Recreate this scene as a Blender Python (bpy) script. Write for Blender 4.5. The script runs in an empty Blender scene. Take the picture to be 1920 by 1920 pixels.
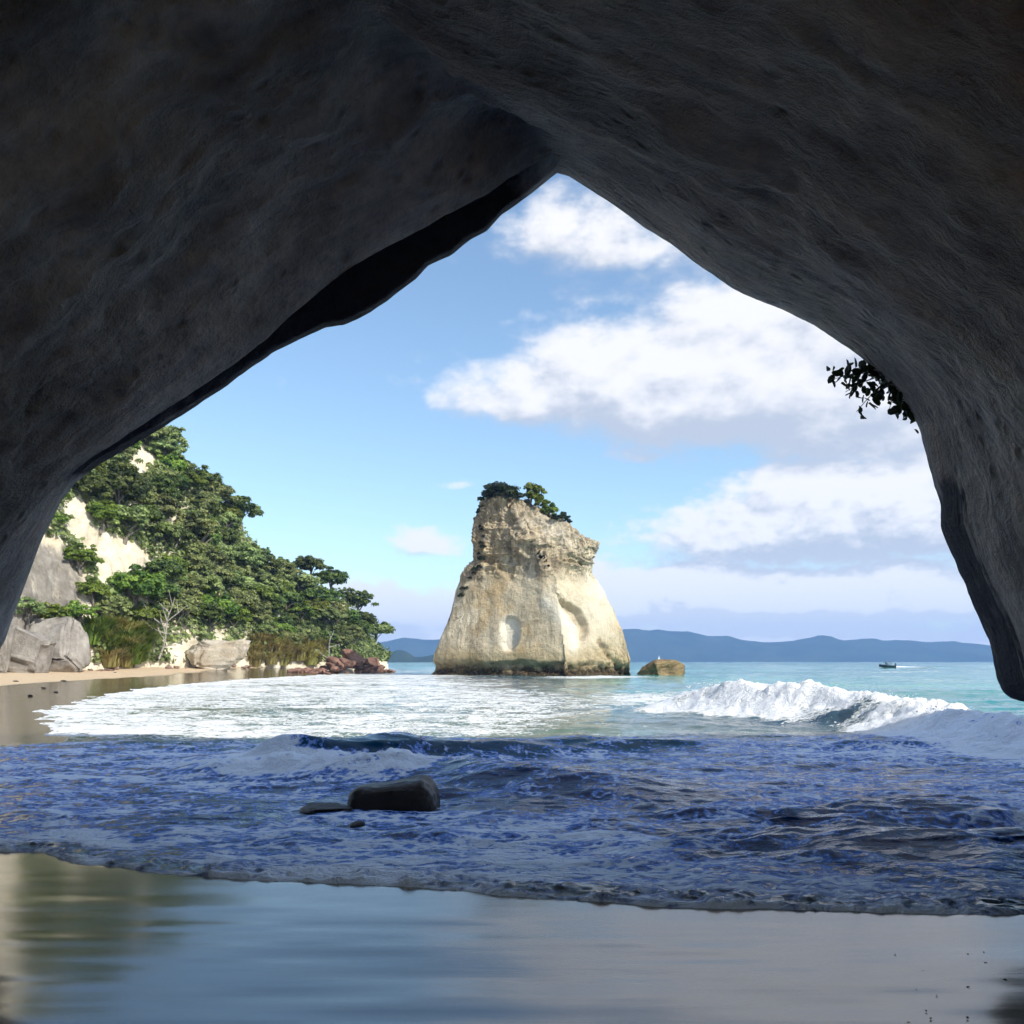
import bpy, math, random
import numpy as np
from mathutils import Vector, Matrix, Euler

random.seed(7)
RNG = np.random.default_rng(7)
scene = bpy.context.scene
COL = scene.collection
R = math.radians

# ------------------------------------------------------------------ camera
CAM_H = 1.75
F = 1663.0                                   # focal length in photo pixels (photo is 1920 wide)
cam_d = bpy.data.cameras.new('camera')
cam_d.sensor_width = 36.0
cam_d.lens = F / 1920.0 * 36.0
cam_d.shift_y = 280.0 / 1920.0
cam_d.clip_start = 0.05
cam_d.clip_end = 60000
cam = bpy.data.objects.new('camera', cam_d)
COL.objects.link(cam)
cam.location = (0, 0, CAM_H)
cam.rotation_euler = (R(90), 0, 0)
scene.camera = cam

# ------------------------------------------------------------------ sun, sky, exposure
SUN_EL, SUN_OFF = 37.0, 50.0                 # behind the camera, to its right
S = Vector((math.sin(R(SUN_OFF)) * math.cos(R(SUN_EL)), -math.cos(R(SUN_OFF)) * math.cos(R(SUN_EL)), math.sin(R(SUN_EL))))
sun_d = bpy.data.lights.new('sun', 'SUN')
sun_d.energy = 2.9
sun_d.angle = R(0.53)
sun_d.color = (1.0, 0.95, 0.86)
sun = bpy.data.objects.new('sun', sun_d)
COL.objects.link(sun)
sun.rotation_euler = S.to_track_quat('Z', 'Y').to_euler()
sun.location = (20, -30, 60)

scene.view_settings.view_transform = 'Standard'
scene.view_settings.look = 'None'
scene.view_settings.gamma = 1.0
scene.view_settings.exposure = 0.95
scene.cycles.use_denoising = True
scene.cycles.max_bounces = 8
scene.cycles.diffuse_bounces = 3
scene.cycles.use_adaptive_sampling = True
scene.cycles.adaptive_threshold = 0.035
scene.cycles.glossy_bounces = 3
scene.cycles.volume_bounces = 1
scene.cycles.sample_clamp_indirect = 6.0


class NT:
    """small helper for node trees"""
    def __init__(self, tree):
        self.t = tree
        self.t.nodes.clear()

    def n(self, kind, **kw):
        nd = self.t.nodes.new(kind)
        for k, v in kw.items():
            setattr(nd, k, v)
        return nd

    def link(self, a, b):
        self.t.links.new(a, b)

    def set(self, sock, v):
        if isinstance(v, bpy.types.NodeSocket):
            self.t.links.new(v, sock)
        elif v is not None:
            sock.default_value = v

    def math(self, op, a, b=None, c=None, clamp=False):
        m = self.n('ShaderNodeMath', operation=op, use_clamp=clamp)
        for i, v in enumerate((a, b, c)):
            if v is not None:
                self.set(m.inputs[i], v)
        return m.outputs[0]

    def vmath(self, op, a, b=None):
        m = self.n('ShaderNodeVectorMath', operation=op)
        self.set(m.inputs[0], a)
        if b is not None:
            self.set(m.inputs[1], b)
        return m.outputs[0]

    def mix(self, fac, a, b, mode='MIX'):
        m = self.n('ShaderNodeMix', data_type='RGBA', blend_type=mode)
        self.set(m.inputs[0], fac)
        for i, v in ((6, a), (7, b)):
            if isinstance(v, tuple) and len(v) == 3:
                v = v + (1.0,)
            self.set(m.inputs[i], v)
        return m.outputs[2]

    def smooth(self, x, lo, hi, a=0.0, b=1.0):
        m = self.n('ShaderNodeMapRange', interpolation_type='SMOOTHSTEP')
        self.set(m.inputs[0], x)
        self.set(m.inputs[1], lo)
        self.set(m.inputs[2], hi)
        self.set(m.inputs[3], a)
        self.set(m.inputs[4], b)
        return m.outputs[0]

    def noise(self, vec, scale=1.0, detail=4.0, rough=0.55, distort=0.0, lac=2.0):
        m = self.n('ShaderNodeTexNoise')
        if vec is not None:
            self.set(m.inputs['Vector'], vec)
        m.inputs['Scale'].default_value = scale
        m.inputs['Detail'].default_value = detail
        m.inputs['Roughness'].default_value = rough
        m.inputs['Lacunarity'].default_value = lac
        m.inputs['Distortion'].default_value = distort
        return m.outputs['Fac']

    def scale(self, vec, s):
        return self.vmath('MULTIPLY', vec, s)

    def pos(self):
        return self.n('ShaderNodeNewGeometry').outputs['Position']

    def attr(self, name):
        return self.n('ShaderNodeAttribute', attribute_name=name)

    def ramp(self, fac, stops):
        m = self.n('ShaderNodeValToRGB')
        cr = m.color_ramp
        while len(cr.elements) < len(stops):
            cr.elements.new(0.5)
        for e, (p, c) in zip(cr.elements, stops):
            e.position = p
            e.color = c + (1.0,) if len(c) == 3 else c
        self.set(m.inputs[0], fac)
        return m.outputs[0]

    def bump(self, height, strength=0.5, dist=0.1, normal=None):
        m = self.n('ShaderNodeBump')
        m.inputs['Strength'].default_value = strength
        m.inputs['Distance'].default_value = dist
        self.set(m.inputs['Height'], height)
        if normal is not None:
            self.set(m.inputs['Normal'], normal)
        return m.outputs[0]


def px_dir(px, py):
    """azimuth and elevation of a photo pixel"""
    X, Z = (px - 960) / F, (1240 - py) / F
    return math.atan2(X, 1.0), math.atan2(Z, math.hypot(1.0, X))


# world: Nishita sky with fair-weather cumulus
world = bpy.data.worlds.new('World')
scene.world = world
world.use_nodes = True
W = NT(world.node_tree)
sky = W.n('ShaderNodeTexSky', sky_type='NISHITA')
sky.sun_disc = False
sky.sun_elevation = R(SUN_EL)
sky.sun_rotation = math.atan2(S.x, S.y)
sky.air_density = 1.0
sky.dust_density = 0.6
sky.ozone_density = 2.0
tc = W.n('ShaderNodeTexCoord')
dirv = W.vmath('NORMALIZE', tc.outputs['Generated'])
sep = W.n('ShaderNodeSeparateXYZ')
W.link(dirv, sep.inputs[0])
az = W.math('ARCTAN2', sep.outputs[0], sep.outputs[1])
el = W.math('ARCSINE', sep.outputs[2])
# cloud banks: azimuth, elevation, half-width, half-height, density (angles of the fair weather cumulus over the bay)
BANKS = []
for (px, py, rx, ry, d) in [
    (1380, 745, 330, 160, 1.3), (950, 755, 150, 80, 0.95), (1600, 730, 260, 240, 1.4), (1140, 735, 190, 130, 1.1),
    (1110, 455, 150, 110, 0.95), (1270, 470, 120, 90, 0.75), (1480, 990, 200, 130, 1.3), (1700, 985, 190, 130, 1.4), (1290, 1005, 110, 75, 0.95),
    (1560, 1130, 420, 72, 1.7), (1180, 1135, 260, 72, 1.5), (800, 1025, 70, 40, 0.95), (855, 908, 50, 14, 0.62),
    (760, 1160, 190, 60, 1.2), (1190, 850, 90, 40, 0.75), (1300, 1225, 900, 62, 1.6), (560, 1215, 420, 60, 1.1)]:
    a, e = px_dir(px, py)
    BANKS.append((a, e, rx / F, ry / F, d))


def cloud_density(azs, els):
    comb = W.n('ShaderNodeCombineXYZ')
    W.set(comb.inputs[0], azs)
    W.set(comb.inputs[1], W.math('MULTIPLY', els, 1.7))
    cv = comb.outputs[0]
    n1 = W.noise(cv, 5.0, 5.0, 0.55)
    n2 = W.noise(cv, 17.0, 5.0, 0.58)
    wx = W.math('MULTIPLY', W.math('SUBTRACT', n1, 0.5), 0.10)
    a2 = W.math('ADD', azs, wx)
    e2 = W.math('ADD', els, W.math('MULTIPLY', W.math('SUBTRACT', n1, 0.5), -0.06))
    total = None
    for (a, e, rx, ry, d) in BANKS:
        dx = W.math('DIVIDE', W.math('SUBTRACT', a2, a), rx)
        dy = W.math('SUBTRACT', e2, e)
        dy = W.math('MAXIMUM', W.math('DIVIDE', dy, ry), W.math('DIVIDE', dy, -0.42 * ry))   # flat bottoms
        r2 = W.math('ADD', W.math('MULTIPLY', dx, dx), W.math('MULTIPLY', dy, dy))
        g = W.math('MULTIPLY', W.math('EXPONENT', W.math('MULTIPLY', r2, -0.8)), d)
        total = g if total is None else W.math('MAXIMUM', W.math('ADD', total, W.math('MULTIPLY', g, 0.25)), g)
    # the same kind of scattered cumulus over the rest of the sky
    far = W.smooth(W.math('ABSOLUTE', azs), 0.60, 0.8)
    high = W.smooth(els, 0.62, 0.8)
    rest = W.math('MAXIMUM', far, high)
    gen = W.smooth(W.noise(cv, 2.6, 4.0, 0.5), 0.43, 0.60, 0.0, 1.1)
    total = W.math('ADD', W.math('MULTIPLY', total, W.math('SUBTRACT', 1.0, rest)), W.math('MULTIPLY', gen, rest))
    n3 = W.noise(cv, 48.0, 3.0, 0.55)
    low = W.smooth(els, 0.10, 0.30, 0.8, 0.15)
    total = W.math('ADD', total, W.math('MULTIPLY', W.math('SUBTRACT', n3, 0.5), low))
    det = W.math('ADD', W.math('MULTIPLY', W.math('SUBTRACT', n1, 0.5), 1.1), W.math('MULTIPLY', W.math('SUBTRACT', n2, 0.5), 1.0))
    return W.math('ADD', total, det), n2


dens, nfine = cloud_density(az, el)
dens_up, _ = cloud_density(W.math('ADD', az, 0.008), W.math('ADD', el, 0.026))
cover = W.smooth(dens, 0.30, 0.88)
lit = W.smooth(W.math('SUBTRACT', dens, dens_up), -0.40, 0.34)
lit = W.math('MAXIMUM', lit, W.smooth(el, 0.03, 0.13, 0.62, 0.0))
ccol = W.mix(lit, (0.52, 0.57, 0.67), (0.94, 0.93, 0.94))
skyc = W.mix(1.0, sky.outputs[0], (1.08, 1.12, 1.07), 'MULTIPLY')
bg_sky = W.n('ShaderNodeBackground')
W.link(skyc, bg_sky.inputs[0])
bg_sky.inputs[1].default_value = 0.1
bg_cl = W.n('ShaderNodeBackground')
W.link(ccol, bg_cl.inputs[0])
bg_cl.inputs[1].default_value = 0.60
mixs = W.n('ShaderNodeMixShader')
W.link(W.math('MULTIPLY', cover, 0.94), mixs.inputs[0])
W.link(bg_sky.outputs[0], mixs.inputs[1])
W.link(bg_cl.outputs[0], mixs.inputs[2])
wo = W.n('ShaderNodeOutputWorld')
W.link(mixs.outputs[0], wo.inputs[0])
try:
    world.cycles.sampling_method = 'MANUAL'
    world.cycles.sample_map_resolution = 512
except Exception:
    pass


# ------------------------------------------------------------------ helpers
def gpt(px, py, z=0.0):
    """point of the plane at height z seen at a photo pixel"""
    d = (CAM_H - z) * F / (py - 1240.0)
    return np.array([(px - 960) / F * d, d, z])


def at(px, py, d):
    return np.array([(px - 960) / F * d, d, CAM_H + (1240 - py) / F * d])


def lat(ix, iy, iz, seed):
    h = (ix * np.int64(374761393) + iy * np.int64(668265263) + iz * np.int64(1274126177) + np.int64(seed) * np.int64(974634777)) & np.int64(0x7fffffff)
    h = (h ^ (h >> 13)) * np.int64(1274126177) & np.int64(0x7fffffff)
    h = (h ^ (h >> 16)) & np.int64(0xffff)
    return h.astype(np.float32) / 32767.5 - 1.0


def vnoise(P, seed=0):
    """value noise, P (...,2 or 3)"""
    P = np.asarray(P, dtype=np.float64)
    f = np.floor(P)
    i = f.astype(np.int64)
    t = (P - f).astype(np.float32)
    t = t * t * t * (t * (t * 6 - 15) + 10)
    two = P.shape[-1] == 2
    x, y = i[..., 0], i[..., 1]
    z = np.zeros_like(x) if two else i[..., 2]
    def plane(zz):
        a = lat(x, y, zz, seed); b = lat(x + 1, y, zz, seed)
        c = lat(x, y + 1, zz, seed); d = lat(x + 1, y + 1, zz, seed)
        u, v = t[..., 0], t[..., 1]
        ab = a + (b - a) * u
        cd = c + (d - c) * u
        return ab + (cd - ab) * v
    p0 = plane(z)
    if two:
        return p0
    return p0 + (plane(z + 1) - p0) * t[..., 2]


def fbm(P, scale=1.0, octs=4, seed=0, gain=0.5, ridged=False):
    P = np.asarray(P, dtype=np.float64) * scale
    out = 0.0
    amp = 1.0
    tot = 0.0
    for k in range(octs):
        n = vnoise(P + 17.3 * k, seed + k * 31)
        if ridged:
            n = 1.0 - 2.0 * np.abs(n)
        out = out + amp * n
        tot += amp
        amp *= gain
        P = P * 2.03
    return out / tot


def sstep(x, a, b):
    t = np.clip((x - a) / (b - a), 0, 1)
    return t * t * (3 - 2 * t)


def make_mesh(name, verts, faces, smooth=True):
    verts = np.ascontiguousarray(verts, dtype=np.float32).reshape(-1, 3)
    faces = np.ascontiguousarray(faces, dtype=np.int32)
    k = faces.shape[1]
    me = bpy.data.meshes.new(name)
    me.vertices.add(len(verts))
    me.vertices.foreach_set('co', verts.ravel())
    me.loops.add(faces.size)
    me.loops.foreach_set('vertex_index', faces.ravel())
    me.polygons.add(len(faces))
    me.polygons.foreach_set('loop_start', np.arange(0, faces.size, k, dtype=np.int32))
    try:
        me.polygons.foreach_set('loop_total', np.full(len(faces), k, dtype=np.int32))
    except Exception:
        pass
    me.polygons.foreach_set('use_smooth', np.full(len(faces), smooth, dtype=bool))
    me.update(calc_edges=True)
    me.validate()
    return me


def grid_faces(n, m, close_u=False, close_v=False, flip=False):
    i = np.arange(n if close_u else n - 1)
    j = np.arange(m if close_v else m - 1)
    I, J = np.meshgrid(i, j, indexing='ij')
    I2, J2 = (I + 1) % n, (J + 1) % m
    q = np.stack([I * m + J, I2 * m + J, I2 * m + J2, I * m + J2], -1).reshape(-1, 4)
    return q[:, ::-1] if flip else q


def add_attr(me, name, vals):
    a = me.attributes.new(name, 'FLOAT', 'POINT')
    a.data.foreach_set('value', np.ascontiguousarray(vals, dtype=np.float32).ravel())


def obj(name, me, mat=None, parent=None):
    o = bpy.data.objects.new(name, me)
    COL.objects.link(o)
    if mat is not None and me is not None and len(me.materials) == 0:
        me.materials.append(mat)
    if parent is not None:
        o.parent = parent
    return o


def tag(o, label=None, cat=None, group=None, kind=None):
    if label:
        o['label'] = label
    if cat:
        o['category'] = cat
    if group:
        o['group'] = group
    if kind:
        o['kind'] = kind
    return o


def empty(name, loc=(0, 0, 0), rz=0.0, sc=1.0):
    o = bpy.data.objects.new(name, None)
    COL.objects.link(o)
    o.empty_display_size = 0.2
    o.location = loc
    o.rotation_euler = (0, 0, rz)
    if sc != 1.0:
        o.scale = (sc, sc, sc) if not isinstance(sc, tuple) else sc
    return o


def normals_grid(P, close_u=False):
    if close_u:
        du = np.roll(P, -1, 0) - np.roll(P, 1, 0)
    else:
        du = np.gradient(P, axis=0)
    dv = np.gradient(P, axis=1)
    n = np.cross(du, dv)
    return n / (np.linalg.norm(n, axis=-1, keepdims=True) + 1e-9)


def resample(poly, n):
    poly = np.asarray(poly, dtype=float)
    s = np.concatenate([[0], np.cumsum(np.linalg.norm(np.diff(poly, axis=0), axis=1))])
    t = np.linspace(0, s[-1], n)
    return np.stack([np.interp(t, s, poly[:, k]) for k in range(poly.shape[1])], -1)


def new_mat(name):
    m = bpy.data.materials.new(name)
    m.use_nodes = True
    t = NT(m.node_tree)
    out = t.n('ShaderNodeOutputMaterial')
    b = t.n('ShaderNodeBsdfPrincipled')
    t.link(b.outputs[0], out.inputs[0])
    t.bsdf = b
    t.out = out
    return m, t


# ------------------------------------------------------------------ materials
def mat_cave():
    m, t = new_mat('cave_rock')
    p = t.pos()
    uv = t.n('ShaderNodeUVMap').outputs[0]           # arc length, depth along the cave in metres
    n_big = t.noise(p, 0.5, 4, 0.6)
    n_mid = t.noise(p, 1.6, 5, 0.62)
    n_fin = t.noise(p, 7.0, 6, 0.72)
    pit = t.n('ShaderNodeTexVoronoi', feature='F1')
    t.link(p, pit.inputs['Vector'])
    pit.inputs['Scale'].default_value = 5.5
    pits = t.math('MULTIPLY', t.smooth(pit.outputs['Distance'], 0.05, 0.42, 1.0, 0.0), t.smooth(t.noise(p, 0.9, 3, 0.5), 0.48, 0.62))
    streak = t.noise(t.scale(uv, (0.45, 3.6, 1.0)), 1.0, 6, 0.68, 0.25)
    col = t.ramp(n_big, [(0.30, (0.25, 0.228, 0.198)), (0.5, (0.42, 0.385, 0.338)), (0.72, (0.58, 0.535, 0.47))])
    rust = t.smooth(t.noise(p, 0.8, 5, 0.6), 0.52, 0.72)
    col = t.mix(t.math('MULTIPLY', rust, 0.45), col, (0.30, 0.19, 0.14))
    green = t.smooth(t.noise(p, 0.55, 4, 0.6, 0.4), 0.55, 0.75)
    col = t.mix(t.math('MULTIPLY', green, 0.45), col, (0.20, 0.22, 0.13))
    v = t.math('ADD', t.math('MULTIPLY', n_mid, 0.6), t.math('ADD', t.math('MULTIPLY', streak, 0.42), t.math('MULTIPLY', n_fin, 0.3)))
    col = t.mix(1.0, col, t.ramp(v, [(0.42, (0.36, 0.36, 0.38)), (0.64, (1.0, 1.0, 1.0)), (0.84, (1.75, 1.72, 1.62))]), 'MULTIPLY')
    speck = t.smooth(t.noise(p, 14.0, 2, 0.5), 0.72, 0.78)
    col = t.mix(t.math('MULTIPLY', speck, 0.35), col, (0.42, 0.40, 0.36))
    col = t.mix(t.math('MULTIPLY', pits, 0.35), col, (0.10, 0.09, 0.075))
    shade_mask = t.smooth(t.math('ADD', t.attr('lip_shade').outputs['Fac'], t.math('MULTIPLY', t.math('SUBTRACT', n_mid, 0.5), 2.2)), 0.30, 0.80)
    col = t.mix(shade_mask, col, (0.045, 0.046, 0.055))  # dark lip face: shade painted into the rock colour
    t.link(col, t.bsdf.inputs['Base Color'])
    t.bsdf.inputs['Roughness'].default_value = 0.85
    t.bsdf.inputs['Specular IOR Level'].default_value = 0.25
    h = t.math('ADD', t.math('MULTIPLY', n_mid, 0.9), t.math('ADD', t.math('MULTIPLY', streak, 0.38), t.math('MULTIPLY', n_fin, 0.6)))
    h = t.math('SUBTRACT', h, t.math('MULTIPLY', pits, 0.35))
    t.link(t.bump(h, 1.0, 0.36), t.bsdf.inputs['Normal'])
    return m


def mat_stack():
    m, t = new_mat('pale_ignimbrite')
    p = t.pos()
    sepp = t.n('ShaderNodeSeparateXYZ')
    t.link(p, sepp.inputs[0])
    z = sepp.outputs[2]
    nb = t.noise(p, 0.14, 5, 0.6)
    nm = t.noise(p, 0.7, 6, 0.65)
    nf = t.noise(p, 3.5, 6, 0.7)
    crk = t.noise(t.scale(p, (0.55, 0.55, 0.3)), 1.0, 6, 0.6, 1.5)
    st = t.noise(t.scale(p, (0.9, 0.9, 0.11)), 1.0, 6, 0.65, 0.4)
    st2 = t.noise(t.scale(p, (2.6, 2.6, 0.18)), 1.0, 5, 0.65)
    col = t.ramp(nb, [(0.32, (0.41, 0.335, 0.22)), (0.5, (0.54, 0.46, 0.325)), (0.68, (0.65, 0.58, 0.435))])
    ochre = t.smooth(t.noise(p, 0.22, 4, 0.55), 0.5, 0.68)
    col = t.mix(t.math('MULTIPLY', ochre, 0.6), col, (0.45, 0.31, 0.14))
    w = t.attr('weather').outputs['Fac']
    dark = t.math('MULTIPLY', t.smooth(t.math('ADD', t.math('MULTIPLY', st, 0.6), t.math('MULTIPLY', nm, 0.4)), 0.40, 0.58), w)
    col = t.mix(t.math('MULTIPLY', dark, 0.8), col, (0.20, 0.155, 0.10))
    run = t.math('MULTIPLY', t.smooth(st2, 0.54, 0.68), t.math('ADD', 0.12, t.math('MULTIPLY', w, 0.6)))
    col = t.mix(run, col, (0.20, 0.16, 0.105))
    crack = t.smooth(t.math('ABSOLUTE', t.math('SUBTRACT', crk, 0.5)), 0.0, 0.018, 0.85, 0.0)
    col = t.mix(t.math('MULTIPLY', crack, t.math('MULTIPLY_ADD', w, 0.7, 0.3)), col, (0.11, 0.085, 0.055))
    wh = t.attr('white').outputs['Fac']
    col = t.mix(wh, col, (0.82, 0.78, 0.68))
    tide = t.smooth(t.math('ADD', z, t.math('MULTIPLY', t.math('SUBTRACT', nm, 0.5), 3.4)), 0.55, 1.7, 1.0, 0.0)
    olive = t.smooth(t.math('ADD', z, t.math('MULTIPLY', t.math('SUBTRACT', nb, 0.5), 5.0)), 1.5, 4.2, 0.45, 0.0)
    col = t.mix(olive, col, (0.34, 0.26, 0.12))
    col = t.mix(tide, col, t.mix(t.smooth(nf, 0.45, 0.65), (0.028, 0.022, 0.014), (0.16, 0.11, 0.05)))
    t.link(col, t.bsdf.inputs['Base Color'])
    t.bsdf.inputs['Roughness'].default_value = 0.9
    t.bsdf.inputs['Specular IOR Level'].default_value = 0.2
    h = t.math('ADD', nm, t.math('ADD', t.math('MULTIPLY', nf, 0.4), t.math('MULTIPLY', st2, 0.5)))
    t.link(t.bump(h, 0.75, 0.45), t.bsdf.inputs['Normal'])
    return m


def mat_cliff():
    m, t = new_mat('cliff_rock')
    p = t.pos()
    nb = t.noise(p, 0.12, 5, 0.6)
    nm = t.noise(p, 0.6, 6, 0.65)
    nf = t.noise(p, 3.0, 6, 0.7)
    st = t.noise(t.scale(p, (0.8, 0.8, 0.10)), 1.0, 6, 0.65, 0.3)
    pale = t.ramp(nm, [(0.3, (0.50, 0.42, 0.29)), (0.5, (0.66, 0.59, 0.45)), (0.75, (0.76, 0.71, 0.60))])
    grey = t.ramp(nm, [(0.3, (0.13, 0.115, 0.095)), (0.55, (0.26, 0.235, 0.20)), (0.8, (0.40, 0.37, 0.32))])
    g = t.attr('grey').outputs['Fac']
    g = t.smooth(t.math('ADD', g, t.math('MULTIPLY', t.math('SUBTRACT', st, 0.5), 1.2)), 0.3, 0.75)
    col = t.mix(g, pale, grey)
    t.link(col, t.bsdf.inputs['Base Color'])
    t.bsdf.inputs['Roughness'].default_value = 0.9
    t.bsdf.inputs['Specular IOR Level'].default_value = 0.2
    h = t.math('ADD', nm, t.math('ADD', t.math('MULTIPLY', nf, 0.4), t.math('MULTIPLY', st, 0.8)))
    t.link(t.bump(h, 0.7, 0.5), t.bsdf.inputs['Normal'])
    return m


def mat_rock(name, lo, hi, rough=0.85, spec=0.25, scale=2.0, bump=0.6, bdist=0.1):
    m, t = new_mat(name)
    tcx = t.n('ShaderNodeTexCoord').outputs['Object']
    oi = t.n('ShaderNodeObjectInfo').outputs['Random']
    vec = t.vmath('ADD', tcx, t.n('ShaderNodeObjectInfo').outputs['Location'])
    n = t.noise(vec, scale, 6, 0.65)
    n2 = t.noise(vec, scale * 6, 5, 0.7)
    f = t.math('ADD', t.math('MULTIPLY', n, 0.75), t.math('MULTIPLY', n2, 0.25))
    col = t.ramp(f, [(0.33, lo), (0.66, hi)])
    br = t.n('ShaderNodeHueSaturation')
    t.link(col, br.inputs['Color'])
    t.link(t.math('MULTIPLY_ADD', oi, 0.5, 0.75), br.inputs['Value'])
    t.link(br.outputs[0], t.bsdf.inputs['Base Color'])
    t.bsdf.inputs['Roughness'].default_value = rough
    t.bsdf.inputs['Specular IOR Level'].default_value = spec
    t.link(t.bump(t.math('ADD', n, t.math('MULTIPLY', n2, 0.5)), bump, bdist), t.bsdf.inputs['Normal'])
    return m


def mat_leaf(name, dark, light, hue=0.0, rough=0.5):
    m, t = new_mat(name)
    a = t.attr('tone').outputs['Fac']
    oi = t.n('ShaderNodeObjectInfo').outputs['Random']
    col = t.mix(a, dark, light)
    hs = t.n('ShaderNodeHueSaturation')
    t.link(col, hs.inputs['Color'])
    t.link(t.math('MULTIPLY_ADD', oi, 0.05, 0.475 + hue), hs.inputs['Hue'])
    t.link(t.math('MULTIPLY_ADD', oi, 0.5, 0.75), hs.inputs['Value'])
    t.link(hs.outputs[0], t.bsdf.inputs['Base Color'])
    t.bsdf.inputs['Roughness'].default_value = rough
    t.bsdf.inputs['Specular IOR Level'].default_value = 0.35
    tr = t.n('ShaderNodeBsdfTranslucent')
    t.link(hs.outputs[0], tr.inputs[0])
    ms = t.n('ShaderNodeMixShader')
    ms.inputs[0].default_value = 0.38
    t.link(t.bsdf.outputs[0], ms.inputs[1])
    t.link(tr.outputs[0], ms.inputs[2])
    t.link(ms.outputs[0], t.out.inputs[0])
    return m


def mat_bark(name, lo, hi):
    m, t = new_mat(name)
    p = t.n('ShaderNodeTexCoord').outputs['Object']
    n = t.noise(t.scale(p, (5.0, 5.0, 1.2)), 1.0, 5, 0.65)
    t.link(t.ramp(n, [(0.3, lo), (0.7, hi)]), t.bsdf.inputs['Base Color'])
    t.bsdf.inputs['Roughness'].default_value = 0.9
    t.link(t.bump(n, 0.6, 0.05), t.bsdf.inputs['Normal'])
    return m


def mat_plain(name, col, rough=0.5, spec=0.5, metal=0.0):
    m, t = new_mat(name)
    p = t.n('ShaderNodeTexCoord').outputs['Object']
    n = t.noise(p, 6.0, 4, 0.6)
    c2 = tuple(c * 0.78 for c in col)
    t.link(t.mix(n, c2, col), t.bsdf.inputs['Base Color'])
    t.bsdf.inputs['Roughness'].default_value = rough
    t.bsdf.inputs['Specular IOR Level'].default_value = spec
    t.bsdf.inputs['Metallic'].default_value = metal
    return m


def mat_sand():
    m, t = new_mat('beach_sand')
    p = t.pos()
    wet = t.attr('wet').outputs['Fac']
    n1 = t.noise(p, 0.8, 5, 0.6)
    n2 = t.noise(p, 60.0, 3, 0.6)
    drag = t.noise(t.scale(p, (0.7, 7.0, 1.0)), 1.0, 5, 0.6, 0.5)
    wn = t.smooth(t.math('ADD', wet, t.math('MULTIPLY', t.math('SUBTRACT', n1, 0.5), 0.35)), 0.35, 0.65)
    dry = t.mix(n1, (0.50, 0.37, 0.23), (0.62, 0.48, 0.32))
    wetc = t.mix(t.smooth(drag, 0.3, 0.7), (0.065, 0.052, 0.028), (0.15, 0.122, 0.066))
    col = t.mix(wn, dry, wetc)
    grain = t.math('MULTIPLY_ADD', n2, 0.5, 0.75)
    col = t.mix(1.0, col, grain, 'MULTIPLY')
    speck = t.smooth(t.noise(p, 26.0, 2, 0.5), 0.69, 0.72)
    col = t.mix(t.math('MULTIPLY', speck, 0.7), col, (0.03, 0.025, 0.02))
    t.link(col, t.bsdf.inputs['Base Color'])
    rw = t.math('MULTIPLY_ADD', drag, 0.10, 0.10)
    t.link(t.mix(wn, (0.85, 0.85, 0.85), rw), t.bsdf.inputs['Roughness'])
    t.bsdf.inputs['IOR'].default_value = 2.4
    t.link(t.math('MULTIPLY_ADD', wn, 0.42, 0.08), t.bsdf.inputs['Specular IOR Level'])
    h = t.math('ADD', t.math('MULTIPLY', drag, 1.0), t.math('MULTIPLY', n2, 0.12))
    t.link(t.bump(h, 0.05, 0.02), t.bsdf.inputs['Normal'])
    return m


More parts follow.
